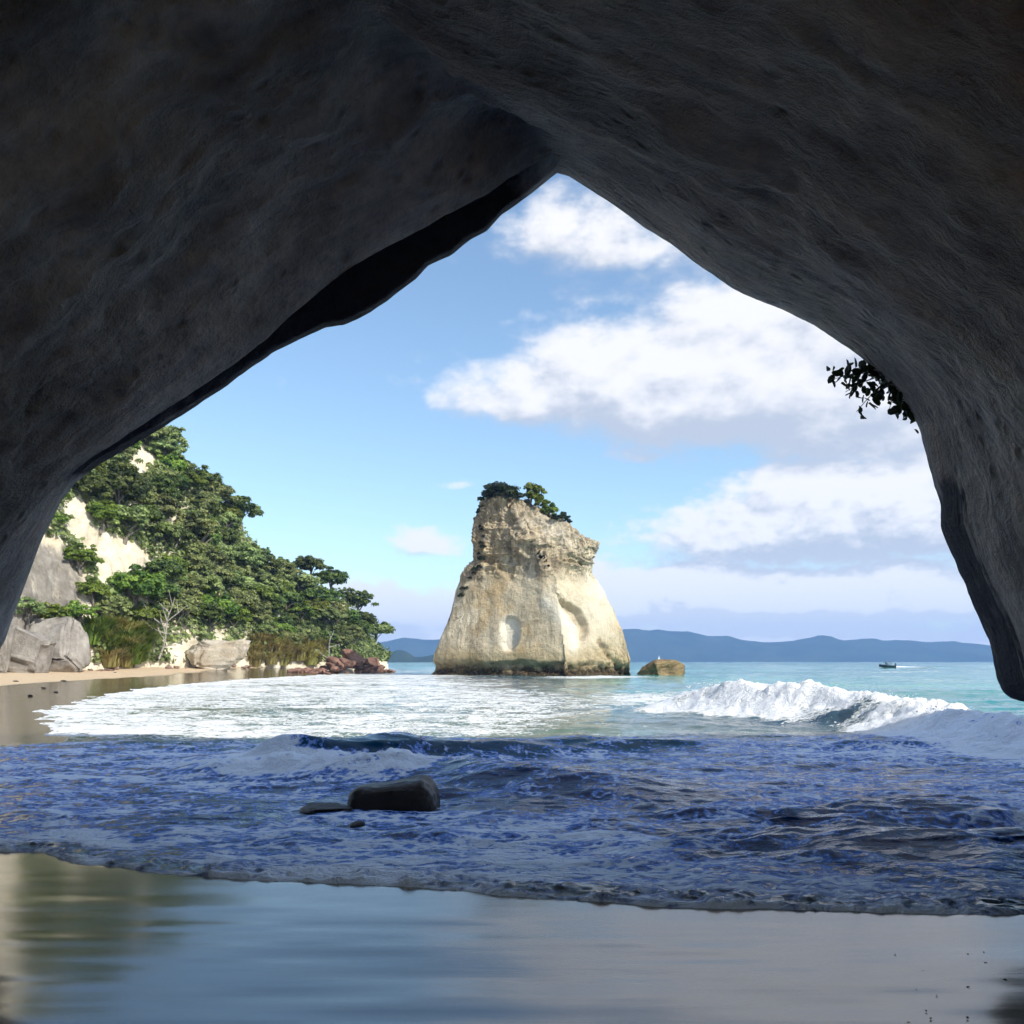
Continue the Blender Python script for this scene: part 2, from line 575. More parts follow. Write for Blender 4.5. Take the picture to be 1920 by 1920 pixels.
def mat_sea():
    m, t = new_mat('sea_water')
    p = t.pos()
    foam = t.attr('foam').outputs['Fac']
    sandy = t.attr('sandy').outputs['Fac']
    deep = t.attr('deep').outputs['Fac']
    far = t.attr('far').outputs['Fac']
    a = t.noise(t.scale(p, (0.7, 1.35, 1.0)), 1.0, 4, 0.6, 0.8)
    b = t.noise(t.scale(p, (0.7, 1.35, 1.0)), 3.8, 4, 0.65, 1.2)
    c = t.noise(p, 15.0, 3, 0.65, 0.6)
    vor = t.n('ShaderNodeTexVoronoi', feature='DISTANCE_TO_EDGE')
    t.link(p, vor.inputs['Vector'])
    vor.inputs['Scale'].default_value = 5.0
    lace = t.smooth(vor.outputs['Distance'], 0.0, 0.22, 1.0, 0.0)
    s = t.math('ADD', t.math('MULTIPLY', a, 0.44), t.math('ADD', t.math('MULTIPLY', b, 0.35), t.math('ADD', t.math('MULTIPLY', c, 0.21), t.math('MULTIPLY', lace, 0.05))))
    s = t.math('MULTIPLY_ADD', s, 2.1, -0.57)
    # cover 0..1 against a pattern centred near 0.5
    thr = t.math('SUBTRACT', t.math('ADD', s, t.math('MULTIPLY', foam, 0.62)), 0.80)
    mask = t.smooth(thr, -0.045, 0.05)
    shallow = (0.17, 0.20, 0.13)
    teal = (0.006, 0.16, 0.19)
    dteal = (0.006, 0.24, 0.21)
    wc = t.mix(t.smooth(deep, 0.0, 0.5), (0.004, 0.026, 0.095), teal)  # near water navy: the headland's shade painted into the base colour
    wc = t.mix(t.smooth(deep, 0.5, 1.0), wc, dteal)
    wc = t.mix(sandy, wc, shallow)
    streak = t.noise(t.scale(p, (0.02, 0.09, 1.0)), 1.0, 5, 0.6)
    wc = t.mix(t.math('MULTIPLY', t.smooth(streak, 0.4, 0.65), deep), wc, (0.010, 0.34, 0.25))
    water = t.bsdf
    t.link(wc, water.inputs['Base Color'])
    water.inputs['Roughness'].default_value = 0.07
    water.inputs['IOR'].default_value = 1.33
    water.inputs['Specular IOR Level'].default_value = 0.42
    r1 = t.noise(t.scale(p, (0.7, 1.0, 1.0)), 2.6, 5, 0.6, 0.4)
    r2 = t.noise(t.scale(p, (0.16, 0.28, 1.0)), 1.0, 4, 0.6)
    bw = t.bump(r1, 0.55, 0.10)
    bw = t.bump(r2, 0.5, 0.6, bw)
    t.link(bw, water.inputs['Normal'])
    fb = t.n('ShaderNodeBsdfPrincipled')
    thick = t.smooth(t.math('ADD', thr, t.math('MULTIPLY', t.math('SUBTRACT', b, 0.5), 0.30)), 0.02, 0.20)
    thin = t.mix(t.math('MAXIMUM', far, sandy), (0.09, 0.23, 0.68), (0.50, 0.52, 0.48))  # blue near foam: shade tint painted in, neutral beyond the shadow
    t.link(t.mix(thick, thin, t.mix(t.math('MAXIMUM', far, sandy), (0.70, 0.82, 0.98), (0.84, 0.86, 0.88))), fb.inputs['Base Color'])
    fb.inputs['Roughness'].default_value = 0.75
    fb.inputs['Specular IOR Level'].default_value = 0.25
    hf = t.math('ADD', t.math('MULTIPLY', b, 1.0), t.math('MULTIPLY', c, 0.3))
    t.link(t.bump(hf, 0.75, 0.13), fb.inputs['Normal'])
    ms = t.n('ShaderNodeMixShader')
    t.link(mask, ms.inputs[0])
    t.link(water.outputs[0], ms.inputs[1])
    t.link(fb.outputs[0], ms.inputs[2])
    t.link(ms.outputs[0], t.out.inputs[0])
    return m


def mat_hills():
    m, t = new_mat('far_bush_hills')
    p = t.pos()
    n = t.noise(p, 0.006, 6, 0.65)
    t.link(t.ramp(n, [(0.35, (0.012, 0.026, 0.014)), (0.65, (0.04, 0.06, 0.03))]), t.bsdf.inputs['Base Color'])
    t.bsdf.inputs['Roughness'].default_value = 0.95
    t.bsdf.inputs['Specular IOR Level'].default_value = 0.1
    return m


M = dict(
    cave=mat_cave(), stack=mat_stack(), cliff=mat_cliff(), sand=mat_sand(), sea=mat_sea(), hills=mat_hills(),
    wet_rock=mat_rock('wet_dark_rock', (0.004, 0.0035, 0.0035), (0.020, 0.016, 0.014), 0.42, 0.4, 3.0, 0.7, 0.05),
    ochre_rock=mat_rock('ochre_rock', (0.07, 0.048, 0.026), (0.36, 0.255, 0.125), 0.8, 0.25, 0.8, 0.7, 0.3),
    red_rock=mat_rock('red_rock', (0.12, 0.065, 0.045), (0.36, 0.21, 0.155), 0.85, 0.2, 1.0, 0.7, 0.2),
    grey_rock=mat_rock('grey_slab_rock', (0.15, 0.135, 0.115), (0.38, 0.35, 0.31), 0.9, 0.2, 0.7, 0.7, 0.3),
    pale_rock=mat_rock('pale_boulder_rock', (0.42, 0.33, 0.22), (0.78, 0.72, 0.60), 0.9, 0.2, 0.5, 0.7, 0.3),
    stone=mat_rock('beach_stone', (0.14, 0.09, 0.07), (0.36, 0.25, 0.19), 0.85, 0.2, 2.0, 0.6, 0.1),
    leaf_dark=mat_leaf('dark_green_leaves', (0.034, 0.066, 0.016), (0.20, 0.27, 0.07)),
    leaf_black=mat_leaf('black_green_leaves', (0.006, 0.014, 0.005), (0.045, 0.065, 0.022)),
    leaf_olive=mat_leaf('olive_green_leaves', (0.11, 0.15, 0.05), (0.40, 0.46, 0.17)),
    leaf_bright=mat_leaf('bright_green_leaves', (0.065, 0.115, 0.016), (0.29, 0.37, 0.06)),
    leaf_straw=mat_leaf('straw_grass', (0.20, 0.20, 0.05), (0.62, 0.52, 0.20), 0.0, 0.7),
    bark=mat_bark('grey_bark', (0.09, 0.075, 0.06), (0.26, 0.23, 0.19)),
    pale_bark=mat_bark('pale_bark', (0.22, 0.20, 0.17), (0.46, 0.42, 0.37)),
    boat_dark=mat_plain('dark_hull', (0.03, 0.032, 0.038), 0.35),
    boat_grey=mat_plain('grey_tube', (0.10, 0.10, 0.11), 0.5),
    boat_white=mat_plain('white_gelcoat', (0.75, 0.76, 0.77), 0.4),
    froth=mat_plain('white_froth', (0.86, 0.88, 0.90), 0.7, 0.3),
    cloth=mat_plain('dark_clothing', (0.05, 0.05, 0.07), 0.9, 0.2),
    skin=mat_plain('skin', (0.45, 0.28, 0.20), 0.6, 0.3),
)

# ------------------------------------------------------------------ shoreline
_sh = [(2900, 1740), (1920, 1716), (1700, 1713), (1500, 1708), (1250, 1700), (1000, 1690), (800, 1676), (650, 1665), (500, 1656), (380, 1650), (250, 1640),
       (100, 1622), (40, 1604), (-60, 1606), (-400, 1596), (-1500, 1520), (-900, 1412), (-200, 1403), (0, 1398), (70, 1393),
       (110, 1387), (100, 1362), (78, 1342), (130, 1322), (200, 1303), (280, 1290), (350, 1282), (450, 1274), (560, 1267.5), (650, 1262), (735, 1257)]
SHORE = [tuple(gpt(a, b)[:2]) for a, b in _sh] + [(-21, 190), (-60, 260), (-400, 420), (-12000, 900), (-12000, 12000), (12000, 12000), (12000, 8)]
SHORE = np.array(SHORE)


def shore_sd(x, y):
    """signed distance to the shoreline: positive on the water side"""
    x = np.asarray(x, dtype=float); y = np.asarray(y, dtype=float)
    best = np.full(x.shape, 1e18)
    inside = np.zeros(x.shape, dtype=bool)
    n = len(SHORE)
    for i in range(n):
        ax, ay = SHORE[i]; bx, by = SHORE[(i + 1) % n]
        dx, dy = bx - ax, by - ay
        t = np.clip(((x - ax) * dx + (y - ay) * dy) / (dx * dx + dy * dy), 0, 1)
        d2 = (x - ax - t * dx) ** 2 + (y - ay - t * dy) ** 2
        best = np.minimum(best, d2)
        c = ((ay > y) != (by > y))
        with np.errstate(divide='ignore', invalid='ignore'):
            xi = ax + (y - ay) * (bx - ax) / (by - ay if by != ay else 1e-9)
        inside ^= c & (x < xi)
    d = np.sqrt(best)
    d = np.where(inside, d, -d)
    # lobed swash edge
    lob = vnoise(np.stack([x * 0.9, y * 0.9], -1), 5) * 0.16 + vnoise(np.stack([x * 2.7, y * 2.7], -1), 9) * 0.06 + vnoise(np.stack([x * 9, y * 9], -1), 12) * 0.02
    sc = np.clip(y / 8.0, 0.6, 4.0)
    return d + lob * sc * np.exp(-np.abs(d) / (2.0 * sc))


def sand_z(x, y, sd):
    out = np.maximum(-sd, 0)
    slope = 0.010 + 0.045 * sstep(y, 24, 46) + 0.10 * sstep(y, 80, 112)
    berm = np.where(out * slope > 1.25, 1.25 + (out * slope - 1.25) * 0.12, out * slope)
    inn = np.maximum(sd, 0)
    return berm - np.minimum(inn * 0.055, 2.5)


# ------------------------------------------------------------------ beach
def build_beach():
    ys = np.concatenate([np.linspace(-80, 2.5, 70)[:-1], 2910.0 / np.linspace(2910 / 2.5, 2910 / 200.0, 420)])
    us = np.linspace(-1, 1, 360)
    us = np.sign(us) * np.abs(us) ** 1.0
    Y, U = np.meshgrid(ys, us, indexing='ij')
    X = U * (np.abs(Y) * 0.78 + 14.0)
    sd = shore_sd(X, Y)
    Z = sand_z(X, Y, sd)
    Z = Z + 0.012 * fbm(np.stack([X * 0.5, Y * 1.6], -1), 1.0, 3, 3) * sstep(-sd, 0.0, 1.0)
    Z = Z + 0.10 * fbm(np.stack([X, Y], -1), 0.12, 3, 8) * sstep(-sd, 6.0, 14.0) * sstep(Y, 26, 40)
    me = make_mesh('beach', np.stack([X, Y, Z], -1), grid_faces(len(ys), len(us), flip=True))
    lim = 7.0 + 40.0 * (Y < 24)
    wet = 1.0 - sstep(-sd, lim * 0.75, lim * 1.2)
    wet = wet * sstep(Y, -6.0, -2.0)
    add_attr(me, 'wet', wet)
    o = obj('beach', me, M['sand'])
    return tag(o, kind='structure')


build_beach()


# ------------------------------------------------------------------ sea
def poly_wave(X, Y, pts, amps):
    """for points: signed distance to a crest polyline (positive = shoreward front) and crest amplitude there"""
    pts = np.asarray(pts, float); amps = np.asarray(amps, float)
    best = np.full(X.shape, 1e9); sd = np.zeros(X.shape); am = np.zeros(X.shape)
    for i in range(len(pts) - 1):
        ax, ay = pts[i]; bx, by = pts[i + 1]
        dx, dy = bx - ax, by - ay
        L = math.hypot(dx, dy)
        t = np.clip(((X - ax) * dx + (Y - ay) * dy) / (L * L), 0, 1)
        ex, ey = X - ax - t * dx, Y - ay - t * dy
        d = np.hypot(ex, ey)
        side = np.where((dx * (Y - ay) - dy * (X - ax)) < 0, 1.0, -1.0)   # right of the travel direction = towards the camera
        m = d < best
        best = np.where(m, d, best)
        sd = np.where(m, d * side, sd)
        am = np.where(m, amps[i] + (amps[i + 1] - amps[i]) * t, am)
    return sd, am


def build_sea():
    py = np.concatenate([np.linspace(1905, 1246, 840), np.array([1245, 1244, 1243.2, 1242.6, 1242.1, 1241.7, 1241.3, 1241.0, 1240.8, 1240.66])])
    ys = CAM_H * F / (py - 1240.0)
    us = np.linspace(-0.80, 0.80, 760)
    Y, U = np.meshgrid(ys, us, indexing='ij')
    X = U * (Y + 1.5)
    PX, PY = 960 + X / Y * F, 1240 + CAM_H / Y * F      # where the flat sea shows in the photo: only to write the foam map down
    XY = np.stack([X, Y], -1)
    sd = shore_sd(X, Y)
    ins = np.maximum(sd, 0)
    grow = sstep(ins, 0.0, 6.0)
    Z = np.zeros_like(X)
    # swell and chop
    Z += 0.10 * fbm(np.stack([X * 0.18, Y * 0.5], -1), 1.0, 3, 41) * grow * sstep(Y, 9, 20)
    Z += 0.075 * fbm(np.stack([X * 0.8, Y * 1.6], -1), 1.0, 4, 42, 0.55) * sstep(ins, 0.1, 2.0)
    Z += 0.5 * fbm(np.stack([X * 0.01, Y * 0.035], -1), 1.0, 3, 47) * sstep(Y, 60, 200)
    # bigger dark wavelets to the right of the cave mouth
    wl = np.exp(-((X - 4.0) / 3.2) ** 2 - ((Y - 9.2) / 2.0) ** 2)
    Z += 0.16 * wl * (0.3 + fbm(np.stack([X * 0.55 + 0.25 * Y, Y * 1.4 - 0.1 * X], -1), 1.0, 3, 44, 0.45, True))
    # breaking wave at the cave mouth
    c1 = [(-6.0, 14.6), (-4.6, 14.8), (-3.8, 14.9), (-3.0, 15.0), (-2.0, 15.2), (-0.8, 15.9), (0.6, 16.8), (2.5, 17.2), (4.5, 17.4), (7.0, 17.6), (11.0, 17.8)]
    a1 = [0.0, 0.16, 0.52, 0.58, 0.50, 0.32, 0.20, 0.22, 0.16, 0.20, 0.12]
    s1, am1 = poly_wave(X, Y, c1, a1)
    s1 = s1 + 0.18 * fbm(XY, 0.8, 3, 51)
    am1 = am1 * (1 + 0.45 * fbm(XY, 0.55, 3, 52))
    prof1 = np.where(s1 > 0, np.exp(-(s1 / 0.50) ** 2), np.exp(-(s1 / 1.7) ** 2))
    Z += am1 * prof1
    roll_c = [(-5.4, 13.7), (-4.4, 13.7), (-3.4, 13.7), (-2.4, 13.6), (-1.5, 13.4), (-0.9, 13.2)]
    roll_a = [0.0, 0.20, 0.34, 0.36, 0.30, 0.06]
    s1r, am1r = poly_wave(X, Y, roll_c, roll_a)
    roll = np.where(s1r > 0, np.exp(-(s1r / 0.62) ** 2), np.exp(-(s1r / 0.8) ** 2)) * am1r / 0.36
    roll = np.where(Y < 15.6, roll, 0)
    lump = 0.5 + 0.5 * fbm(np.stack([X, Y], -1), 2.2, 4, 61, 0.6)
    Z += 0.36 * roll * (0.35 + 1.0 * lump)
    # smooth shoulder running on from the breaker
    s1b, am1b = poly_wave(X, Y, [(-1.4, 13.6), (-0.6, 13.0), (0.4, 12.3), (1.4, 11.6), (2.4, 11.0)], [0.05, 0.24, 0.26, 0.16, 0.0])
    Z += am1b * np.where(s1b > 0, np.exp(-(s1b / 0.7) ** 2), np.exp(-(s1b / 1.1) ** 2))
    # breaker on the right
    c2 = [(3.2, 33.5), (4.8, 32.2), (5.8, 31.2), (6.7, 30.0), (8.1, 27.5), (9.2, 26.0), (10.2, 23.5), (10.1, 21.6), (9.9, 19.6), (10.3, 17.6), (11.8, 15.5), (14.0, 13.5)]
    a2 = [0.0, 0.05, 0.48, 1.05, 0.95, 0.88, 0.80, 0.66, 0.66, 0.42, 0.4, 0.3]
    s2, am2 = poly_wave(X, Y, c2, a2)
    near2 = np.abs(s2) < 6
    s2 = s2 + 0.30 * fbm(XY, 0.5, 3, 53)
    am2v = am2 * (1 + 0.20 * fbm(XY, 0.6, 3, 54, 0.5))
    p2 = np.where(s2 > 0, np.exp(-(s2 / 1.25) ** 2), np.exp(-(s2 / 1.5) ** 2))
    lump2 = fbm(XY, 1.2, 5, 63, 0.62)
    Z += np.where(near2, am2v * p2 * (1 + 0.24 * lump2), 0)
    body2 = np.where(near2, sstep(am2, 0.12, 0.6) * np.where(s2 > 0, 1 - sstep(s2, 1.6, 2.6), 1 - sstep(-s2, 0.5, 1.3)), 0)
    Z += (0.08 + 0.10 * sstep(X, 9.6, 10.6)) * body2 * lump2 + 0.035 * body2 * fbm(XY, 3.5, 3, 64, 0.6)
    # outer low swell lines
    Z += 0.16 * np.exp(-((Y - 45 - 2.5 * np.sin(X * 0.06)) / 2.6) ** 2) * sstep(X, 8, 16)
    # ---------- foam cover
    def G(cx, cy, rx, ry):
        return np.exp(-((PX - cx) / rx) ** 2 - ((PY - cy) / ry) ** 2)
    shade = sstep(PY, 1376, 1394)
    foam = np.zeros_like(X)
    lit_r = 1060 + 130 * np.sin((PY - 1300) * 0.045)
    lit_zone = (1 - shade) * (1 - sstep(PX, lit_r - 190, lit_r + 170)) * sstep(PY, 1256, 1268) * (1 - sstep(PX, 820, 1210) * (1 - sstep(PY, 1266, 1276)))
    foam = np.maximum(foam, (0.565 + 0.20 * fbm(np.stack([X * 0.10, Y * 0.22], -1), 1.0, 3, 70) + 0.2 * np.exp(-ins / 3.0)) * lit_zone)
    foam = np.maximum(foam, (1 - shade) * 0.62 * G(1200, 1312, 140, 18))
    foam = np.maximum(foam, (1 - shade) * 0.75 * G(1120, 1270, 120, 3.5))
    foam = foam - (1 - shade) * 0.40 * G(1240, 1350, 230, 14) - 0.18 * (1 - shade) * G(480, 1335, 240, 22)
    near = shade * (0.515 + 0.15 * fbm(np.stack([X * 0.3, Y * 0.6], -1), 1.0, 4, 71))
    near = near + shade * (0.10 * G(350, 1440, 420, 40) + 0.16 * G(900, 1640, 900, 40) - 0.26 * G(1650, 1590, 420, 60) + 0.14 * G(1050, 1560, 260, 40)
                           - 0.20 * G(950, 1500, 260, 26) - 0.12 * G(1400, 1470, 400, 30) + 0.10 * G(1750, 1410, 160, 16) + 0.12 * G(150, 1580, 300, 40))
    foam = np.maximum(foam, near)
    # wave faces: green-blue glass below the crest, white roll in front
    face = np.where((Y > 14.3) & (Y < 19), np.exp(-((s1 + 0.05) / 0.45) ** 2) * sstep(am1, 0.12, 0.3), 0)
    foam = foam - (0.34 + 0.22 * fbm(XY, 1.1, 3, 58)) * face * (1 - roll) * sstep(X + 0.5 * fbm(XY, 1.5, 2, 57), -3.9, -3.1)
    foam = foam + 0.5 * np.where((Y > 13.5) & (Y < 15.8), np.exp(-((X + 4.1) / 0.55) ** 2), 0)
    foam = foam + 0.6 * sstep(roll, 0.22, 0.55)
    foam = foam + 0.9 * body2 - 0.55 * body2 * sstep(X, 9.4, 10.2) * sstep(s2, 0.7, 1.5) * (Y < 23)
    hole = np.exp(-((X - 8.6) / 1.0) ** 2 - ((Y - 23.6) / 1.0) ** 2)
    foam = foam - 0.8 * hole
    # trailing streaks and whitecaps offshore
    off = sstep(Y, 40, 90) * sstep(X / Y, 0.1, 0.3)
    foam = foam + 0.34 * off * sstep(fbm(np.stack([X * 0.05, Y * 0.11], -1), 1.0, 3, 75), 0.25, 0.6)
    # swash front: frothy rim then dark lumps
    rim = np.exp(-((sd - 0.05) / 0.06) ** 2)
    foam = foam + 0.22 * rim - 0.34 * np.exp(-((sd - 0.24) / 0.15) ** 2) * sstep(fbm(XY, 2.0, 2, 77), -0.25, 0.25)
    foam = np.clip(foam, 0, 1)
    # swash lip: the sheet rises quickly from below the sand
    lip = sstep(sd, -0.03, 0.10)
    lumps = fbm(XY, 5.0, 3, 81, 0.6) * 0.055 * np.exp(-((sd - 0.22) / 0.25) ** 2)
    Z = Z * sstep(sd, 0.0, 0.8) + lumps
    sz = sand_z(X, Y, sd)
    Z = np.where(sd < 0.6, np.maximum(Z, sz + 0.0), Z)
    Z = sz * (1 - lip) + np.maximum(Z + (0.022 + 0.020 * fbm(XY, 2.5, 2, 83)) * sstep(sd, -0.03, 0.12), sz + 0.008) * lip - (1 - lip) * 0.03 - 0.4 * sstep(-sd, 0.3, 2.0)
    # crests pitch forward
    Y = Y - 0.55 * np.where((Y > 13.8) & (Y < 19), am1 * prof1 ** 3, 0) - 0.35 * np.where(near2, am2v * p2 ** 3, 0)
    global CREST
    CREST = (c2, a2)
    me = make_mesh('sea', np.stack([X, Y, Z], -1), grid_faces(len(ys), len(us), flip=True))
    # drop the faces that lie buried under the dry beach
    add_attr(me, 'foam', foam)
    deep = sstep(sd, 4.0, 60.0) * sstep(PX, 900, 1350) * sstep(Y, 22, 38) + sstep(Y, 90, 160)
    deep = np.maximum(deep, 0.55 * sstep(Y, 24, 40) * sstep(X, 5, 9))
    add_attr(me, 'sandy', 0.9 * sstep(Y, 18, 21) * (1 - sstep(sd, 9, 22)) + 0.5 * (1 - sstep(sd, 0.0, 0.9)))
    deep = deep * sstep(Y, 17, 22) + 0.12 * sstep(Y, 12, 18) + 0.04 * np.exp(-((X + 2.2) / 2.2) ** 2 - ((Y - 14.7) / 1.2) ** 2)
    add_attr(me, 'deep', np.clip(deep, 0, 1))
    add_attr(me, 'far', sstep(Y, 18.3, 21.0))  # ends the painted shade blue of the foam at the headland's shadow edge
    o = obj('sea', me, M['sea'])
    return tag(o, kind='structure')


build_sea()


# ------------------------------------------------------------------ sea cave
CK = 0.62                                   # size of the cave: its mouth opens 8 m in front of the camera


def build_cave():
    NL, NR = 230, 230
    def halves(left, right, to_world):
        l = resample(left, NL)
        r = resample(right, NR)[1:]
        return to_world(np.concatenate([l, r]))
    apex = (1045, 313)
    left_px = [(-230, 1700), (-150, 1440), (-60, 1310), (0, 1200), (38, 1095), (72, 1005), (105, 940), (130, 905), (175, 868), (240, 830), (290, 800), (335, 772), (380, 742), (420, 716), (470, 678), (505, 653),
               (560, 625), (605, 606), (640, 600), (690, 577), (725, 552), (778, 512), (800, 488), (845, 470), (882, 440), (912, 424), (940, 394), (1000, 350), apex]
    right_px = [apex, (1068, 318), (1110, 345), (1150, 371), (1215, 416), (1260, 444), (1300, 476), (1345, 508), (1380, 530), (1430, 555), (1470, 573), (1540, 606), (1590, 640), (1625, 666), (1680, 722), (1715, 765),
                (1735, 805), (1748, 860), (1760, 905), (1770, 940), (1774, 985), (1790, 1030), (1806, 1068), (1822, 1104), (1850, 1162), (1868, 1212), (1880, 1262), (1890, 1294), (1905, 1310),
                (1935, 1318), (2000, 1322), (2060, 1345), (2100, 1400), (2140, 1480), (2170, 1700)]
    tL, tR = np.linspace(0, 1, NL), np.linspace(0, 1, NR)[1:]
    dE = np.concatenate([np.interp(tL, [0, 0.25, 0.4, 1], [17.0, 15.5, 14.0, 13.0]), np.interp(tR, [0, 0.5, 1], [13.0, 13.2, 14.0])]) * CK
    def proj(d):
        return lambda p: np.stack([(p[:, 0] - 960) / F * d, np.broadcast_to(d, (len(p),)), CAM_H + (1240 - p[:, 1]) / F * d], -1)
    def jag(p):
        q = np.arange(len(p))
        amp = np.where(q < NL, 3.0, np.interp(q, [NL, NL + 90, NL + 130, NL + NR], [2.5, 4.0, 9.0, 9.0]))
        nx = fbm(np.stack([q * 0.09, q * 0 + 3.3], -1), 1.0, 4, 131, 0.6)
        ny = fbm(np.stack([q * 0.09, q * 0 + 9.1], -1), 1.0, 4, 137, 0.6)
        return p + np.stack([amp * nx, amp * ny], -1)
    E = halves(left_px, right_px, lambda p: proj(dE)(jag(p)))
    # ring where the left slab ends: above the hanging curtain of the lip
    in_left = [(-420, 1720), (-330, 1480), (-180, 1260), (-60, 1105), (0, 1035), (70, 950), (130, 893), (175, 858), (250, 808), (330, 757), (400, 708), (460, 668), (505, 632), (545, 590), (600, 548), (650, 510), (690, 484), (740, 456),
               (800, 424), (832, 404), (870, 388), (900, 372), (960, 338), (1010, 310), (1030, 298), (1036, 296)]
    dI = np.concatenate([np.interp(tL, [0, 0.3, 1], [12.0, 12.2, 12.3]), np.full(NR - 1, 12.3)]) * CK
    I = halves(in_left, [(1036, 296)] + right_px[1:], proj(dI))
    # on the right the slab simply runs out to the edge: a little outside of the view of the edge
    kR = slice(NL, NL + NR - 1)
    def wr(pts_l, pts_r, y, k=CK):
        def tw(p):
            return np.stack([p[:, 0] * k, np.full(len(p), y * k), CAM_H + (p[:, 1] - CAM_H) * k], -1)
        return halves(pts_l, pts_r, tw)
    B = wr([(-7.6, -3.9), (-7.3, 1.2), (-6.7, 2.8), (-5.7, 4.5), (-4.2, 5.9), (-2.7, 7.0), (-1.70, 7.85)], [(-1.70, 7.85), (0.4, 7.15), (2.5, 6.2), (4.3, 5.0), (5.6, 3.7), (6.3, 2.2), (6.7, 0.9), (7.0, -3.9)], 8.0)
    A = wr([(-7.2, -3.9), (-6.9, 1.0), (-6.4, 2.6), (-5.5, 4.2), (-4.7, 5.2), (-3.7, 6.4)], [(-3.7, 6.4), (-1.5, 6.2), (1.5, 5.6), (3.6, 4.6), (5.2, 3.4), (6.0, 2.0), (6.4, 0.8), (6.8, -3.9)], 1.5)
    Z0 = wr([(-6.4, -3.9), (-6.2, 1.0), (-5.8, 2.4), (-5.1, 3.7), (-4.2, 4.7), (-3.2, 5.2)], [(-3.2, 5.2), (-1.5, 5.4), (1.2, 5.0), (3.2, 4.1), (4.7, 3.0), (5.5, 1.8), (5.9, 0.7), (6.2, -3.9)], -7.0)
    Y0 = wr([(-7.8, -3.9), (-7.4, 1.2), (-6.8, 3.4), (-5.6, 5.4), (-4.2, 7.0), (-2.6, 7.8)], [(-2.6, 7.8), (-0.6, 8.0), (2.2, 7.4), (4.6, 6.0), (6.2, 4.2), (7.0, 2.4), (7.4, 0.8), (7.8, -3.9)], -13.0)
    rp = np.array(right_px, float)
    rp = np.stack([960 + (rp[:, 0] - 960) * 1.045, np.where(rp[:, 1] < 1150, 1150 + (rp[:, 1] - 1150) * 1.035, rp[:, 1])], -1)
    rp[0] = (1036, 296)
    rp[1] = (1080, 300)
    I[kR] = proj(dI[kR])(resample(rp, NR)[1:])
    I[NL - 1] = I[NL - 1]
    # move points smoothly near the crease so left and right meet
    knots = [Y0, Z0, A, B, I]
    yk = np.array([-18.0, -7.0, 1.5, 8.0, 12.2])
    # Catmull-Rom along depth
    def spline(K, T):
        K = np.array(K)
        out = []
        n = len(K)
        for t in T:
            i = int(min(max(math.floor(t), 0), n - 2)); f = t - i
            p0 = K[max(i - 1, 0)]; p1 = K[i]; p2 = K[i + 1]; p3 = K[min(i + 2, n - 1)]
            m1 = (p2 - p0) * 0.5; m2 = (p3 - p1) * 0.5
            f2, f3 = f * f, f * f * f
            out.append((2 * f3 - 3 * f2 + 1) * p1 + (f3 - 2 * f2 + f) * m1 + (-2 * f3 + 3 * f2) * p2 + (f3 - f2) * m2)
        return out
    T = np.concatenate([np.linspace(0, 2, 50)[:-1], np.linspace(2, 3, 90)[:-1], np.linspace(3, 4, 120)])
    rings = spline(knots, T)
    n_in = len(rings)
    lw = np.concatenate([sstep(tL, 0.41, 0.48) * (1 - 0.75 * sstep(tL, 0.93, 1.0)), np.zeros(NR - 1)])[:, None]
    # a slot runs up behind the edge of the left slab; the dark face of the outer lip hangs beyond it
    slot = I + (E - I) * 0.30 + lw * np.array([-0.10, 0.05, 0.50])
    for f in np.linspace(0, 1, 13)[1:]:
        rings.append(I + (slot - I) * f)
    for f in np.linspace(0, 1, 26)[1:]:
        rings.append(slot + (E - slot) * f)
    n_E = len(rings)
    # outside of the headland
    def ext(xl, xr, top_l, top_m, top_r, y, bulge=0.0):
        l = [(xl, -2.0), (xl * 0.97, top_l * 0.6), (xl * 0.8, top_l), (xl * 0.4, (top_l + top_m) * 0.5), (0, top_m)]
        r = [(0, top_m), (xr * 0.4, (top_r + top_m) * 0.5), (xr * 0.8, top_r), (xr * 0.97, top_r * 0.6), (xr, -2.0)]
        return wr(l, r, y, 1.0)
    rings.append(E + np.array([0, 0.25, 0]) + 0.02 * (E - np.array([0, 8.06, 2.3])))
    rings.append(E + np.array([0, 0.20, 0]) + 0.10 * (E - np.array([0, 8.06, 2.3])))
    e1 = ext(-48, 60, 13.8, EXT_M, 16.0, 7.8)
    for f in (0.15, 0.35, 0.6, 0.8, 1.0):
        rings.append(rings[n_E + 1] * (1 - f) + e1 * f)
    rings.append(ext(-46, 58, 16, 17.5, 18.5, 3.0))
    rings.append(ext(-44, 54, 17, 19, 20, -3.0))
    rings.append(ext(-44, 50, 14, 15, 16, -8.2))
    rings.append(ext(-42, 46, 8, 10, 10, -8.8))
    rings.append(Y0 + np.array([0, -0.5, 0.5]))
    rings.append(Y0)
    P = np.array(rings)                                   # (depth, arc, 3)
    # rock relief on the inside
    arc = np.concatenate([[0], np.cumsum(np.linalg.norm(np.diff(B, axis=0), axis=1))])
    N = normals_grid(P)
    Nn = N.copy()
    Pn = P[:n_E]
    yy = Pn[..., 1]
    big = fbm(Pn, 0.45, 3, 101)
    mid = fbm(Pn * np.array([1, 1, 1]), 1.5, 4, 103, 0.55)
    uvd = np.stack([np.broadcast_to(arc * 0.28, yy.shape), yy * 1.3, np.zeros_like(yy)], -1)
    ledge = fbm(uvd, 1.0, 4, 107, 0.55, True)
    fade = np.ones(n_E)
    idx = np.arange(n_E)
    fade[n_in - 1:] = np.interp(idx[n_in - 1:], [n_in - 1, n_E - 1], [0.10, 0.08])
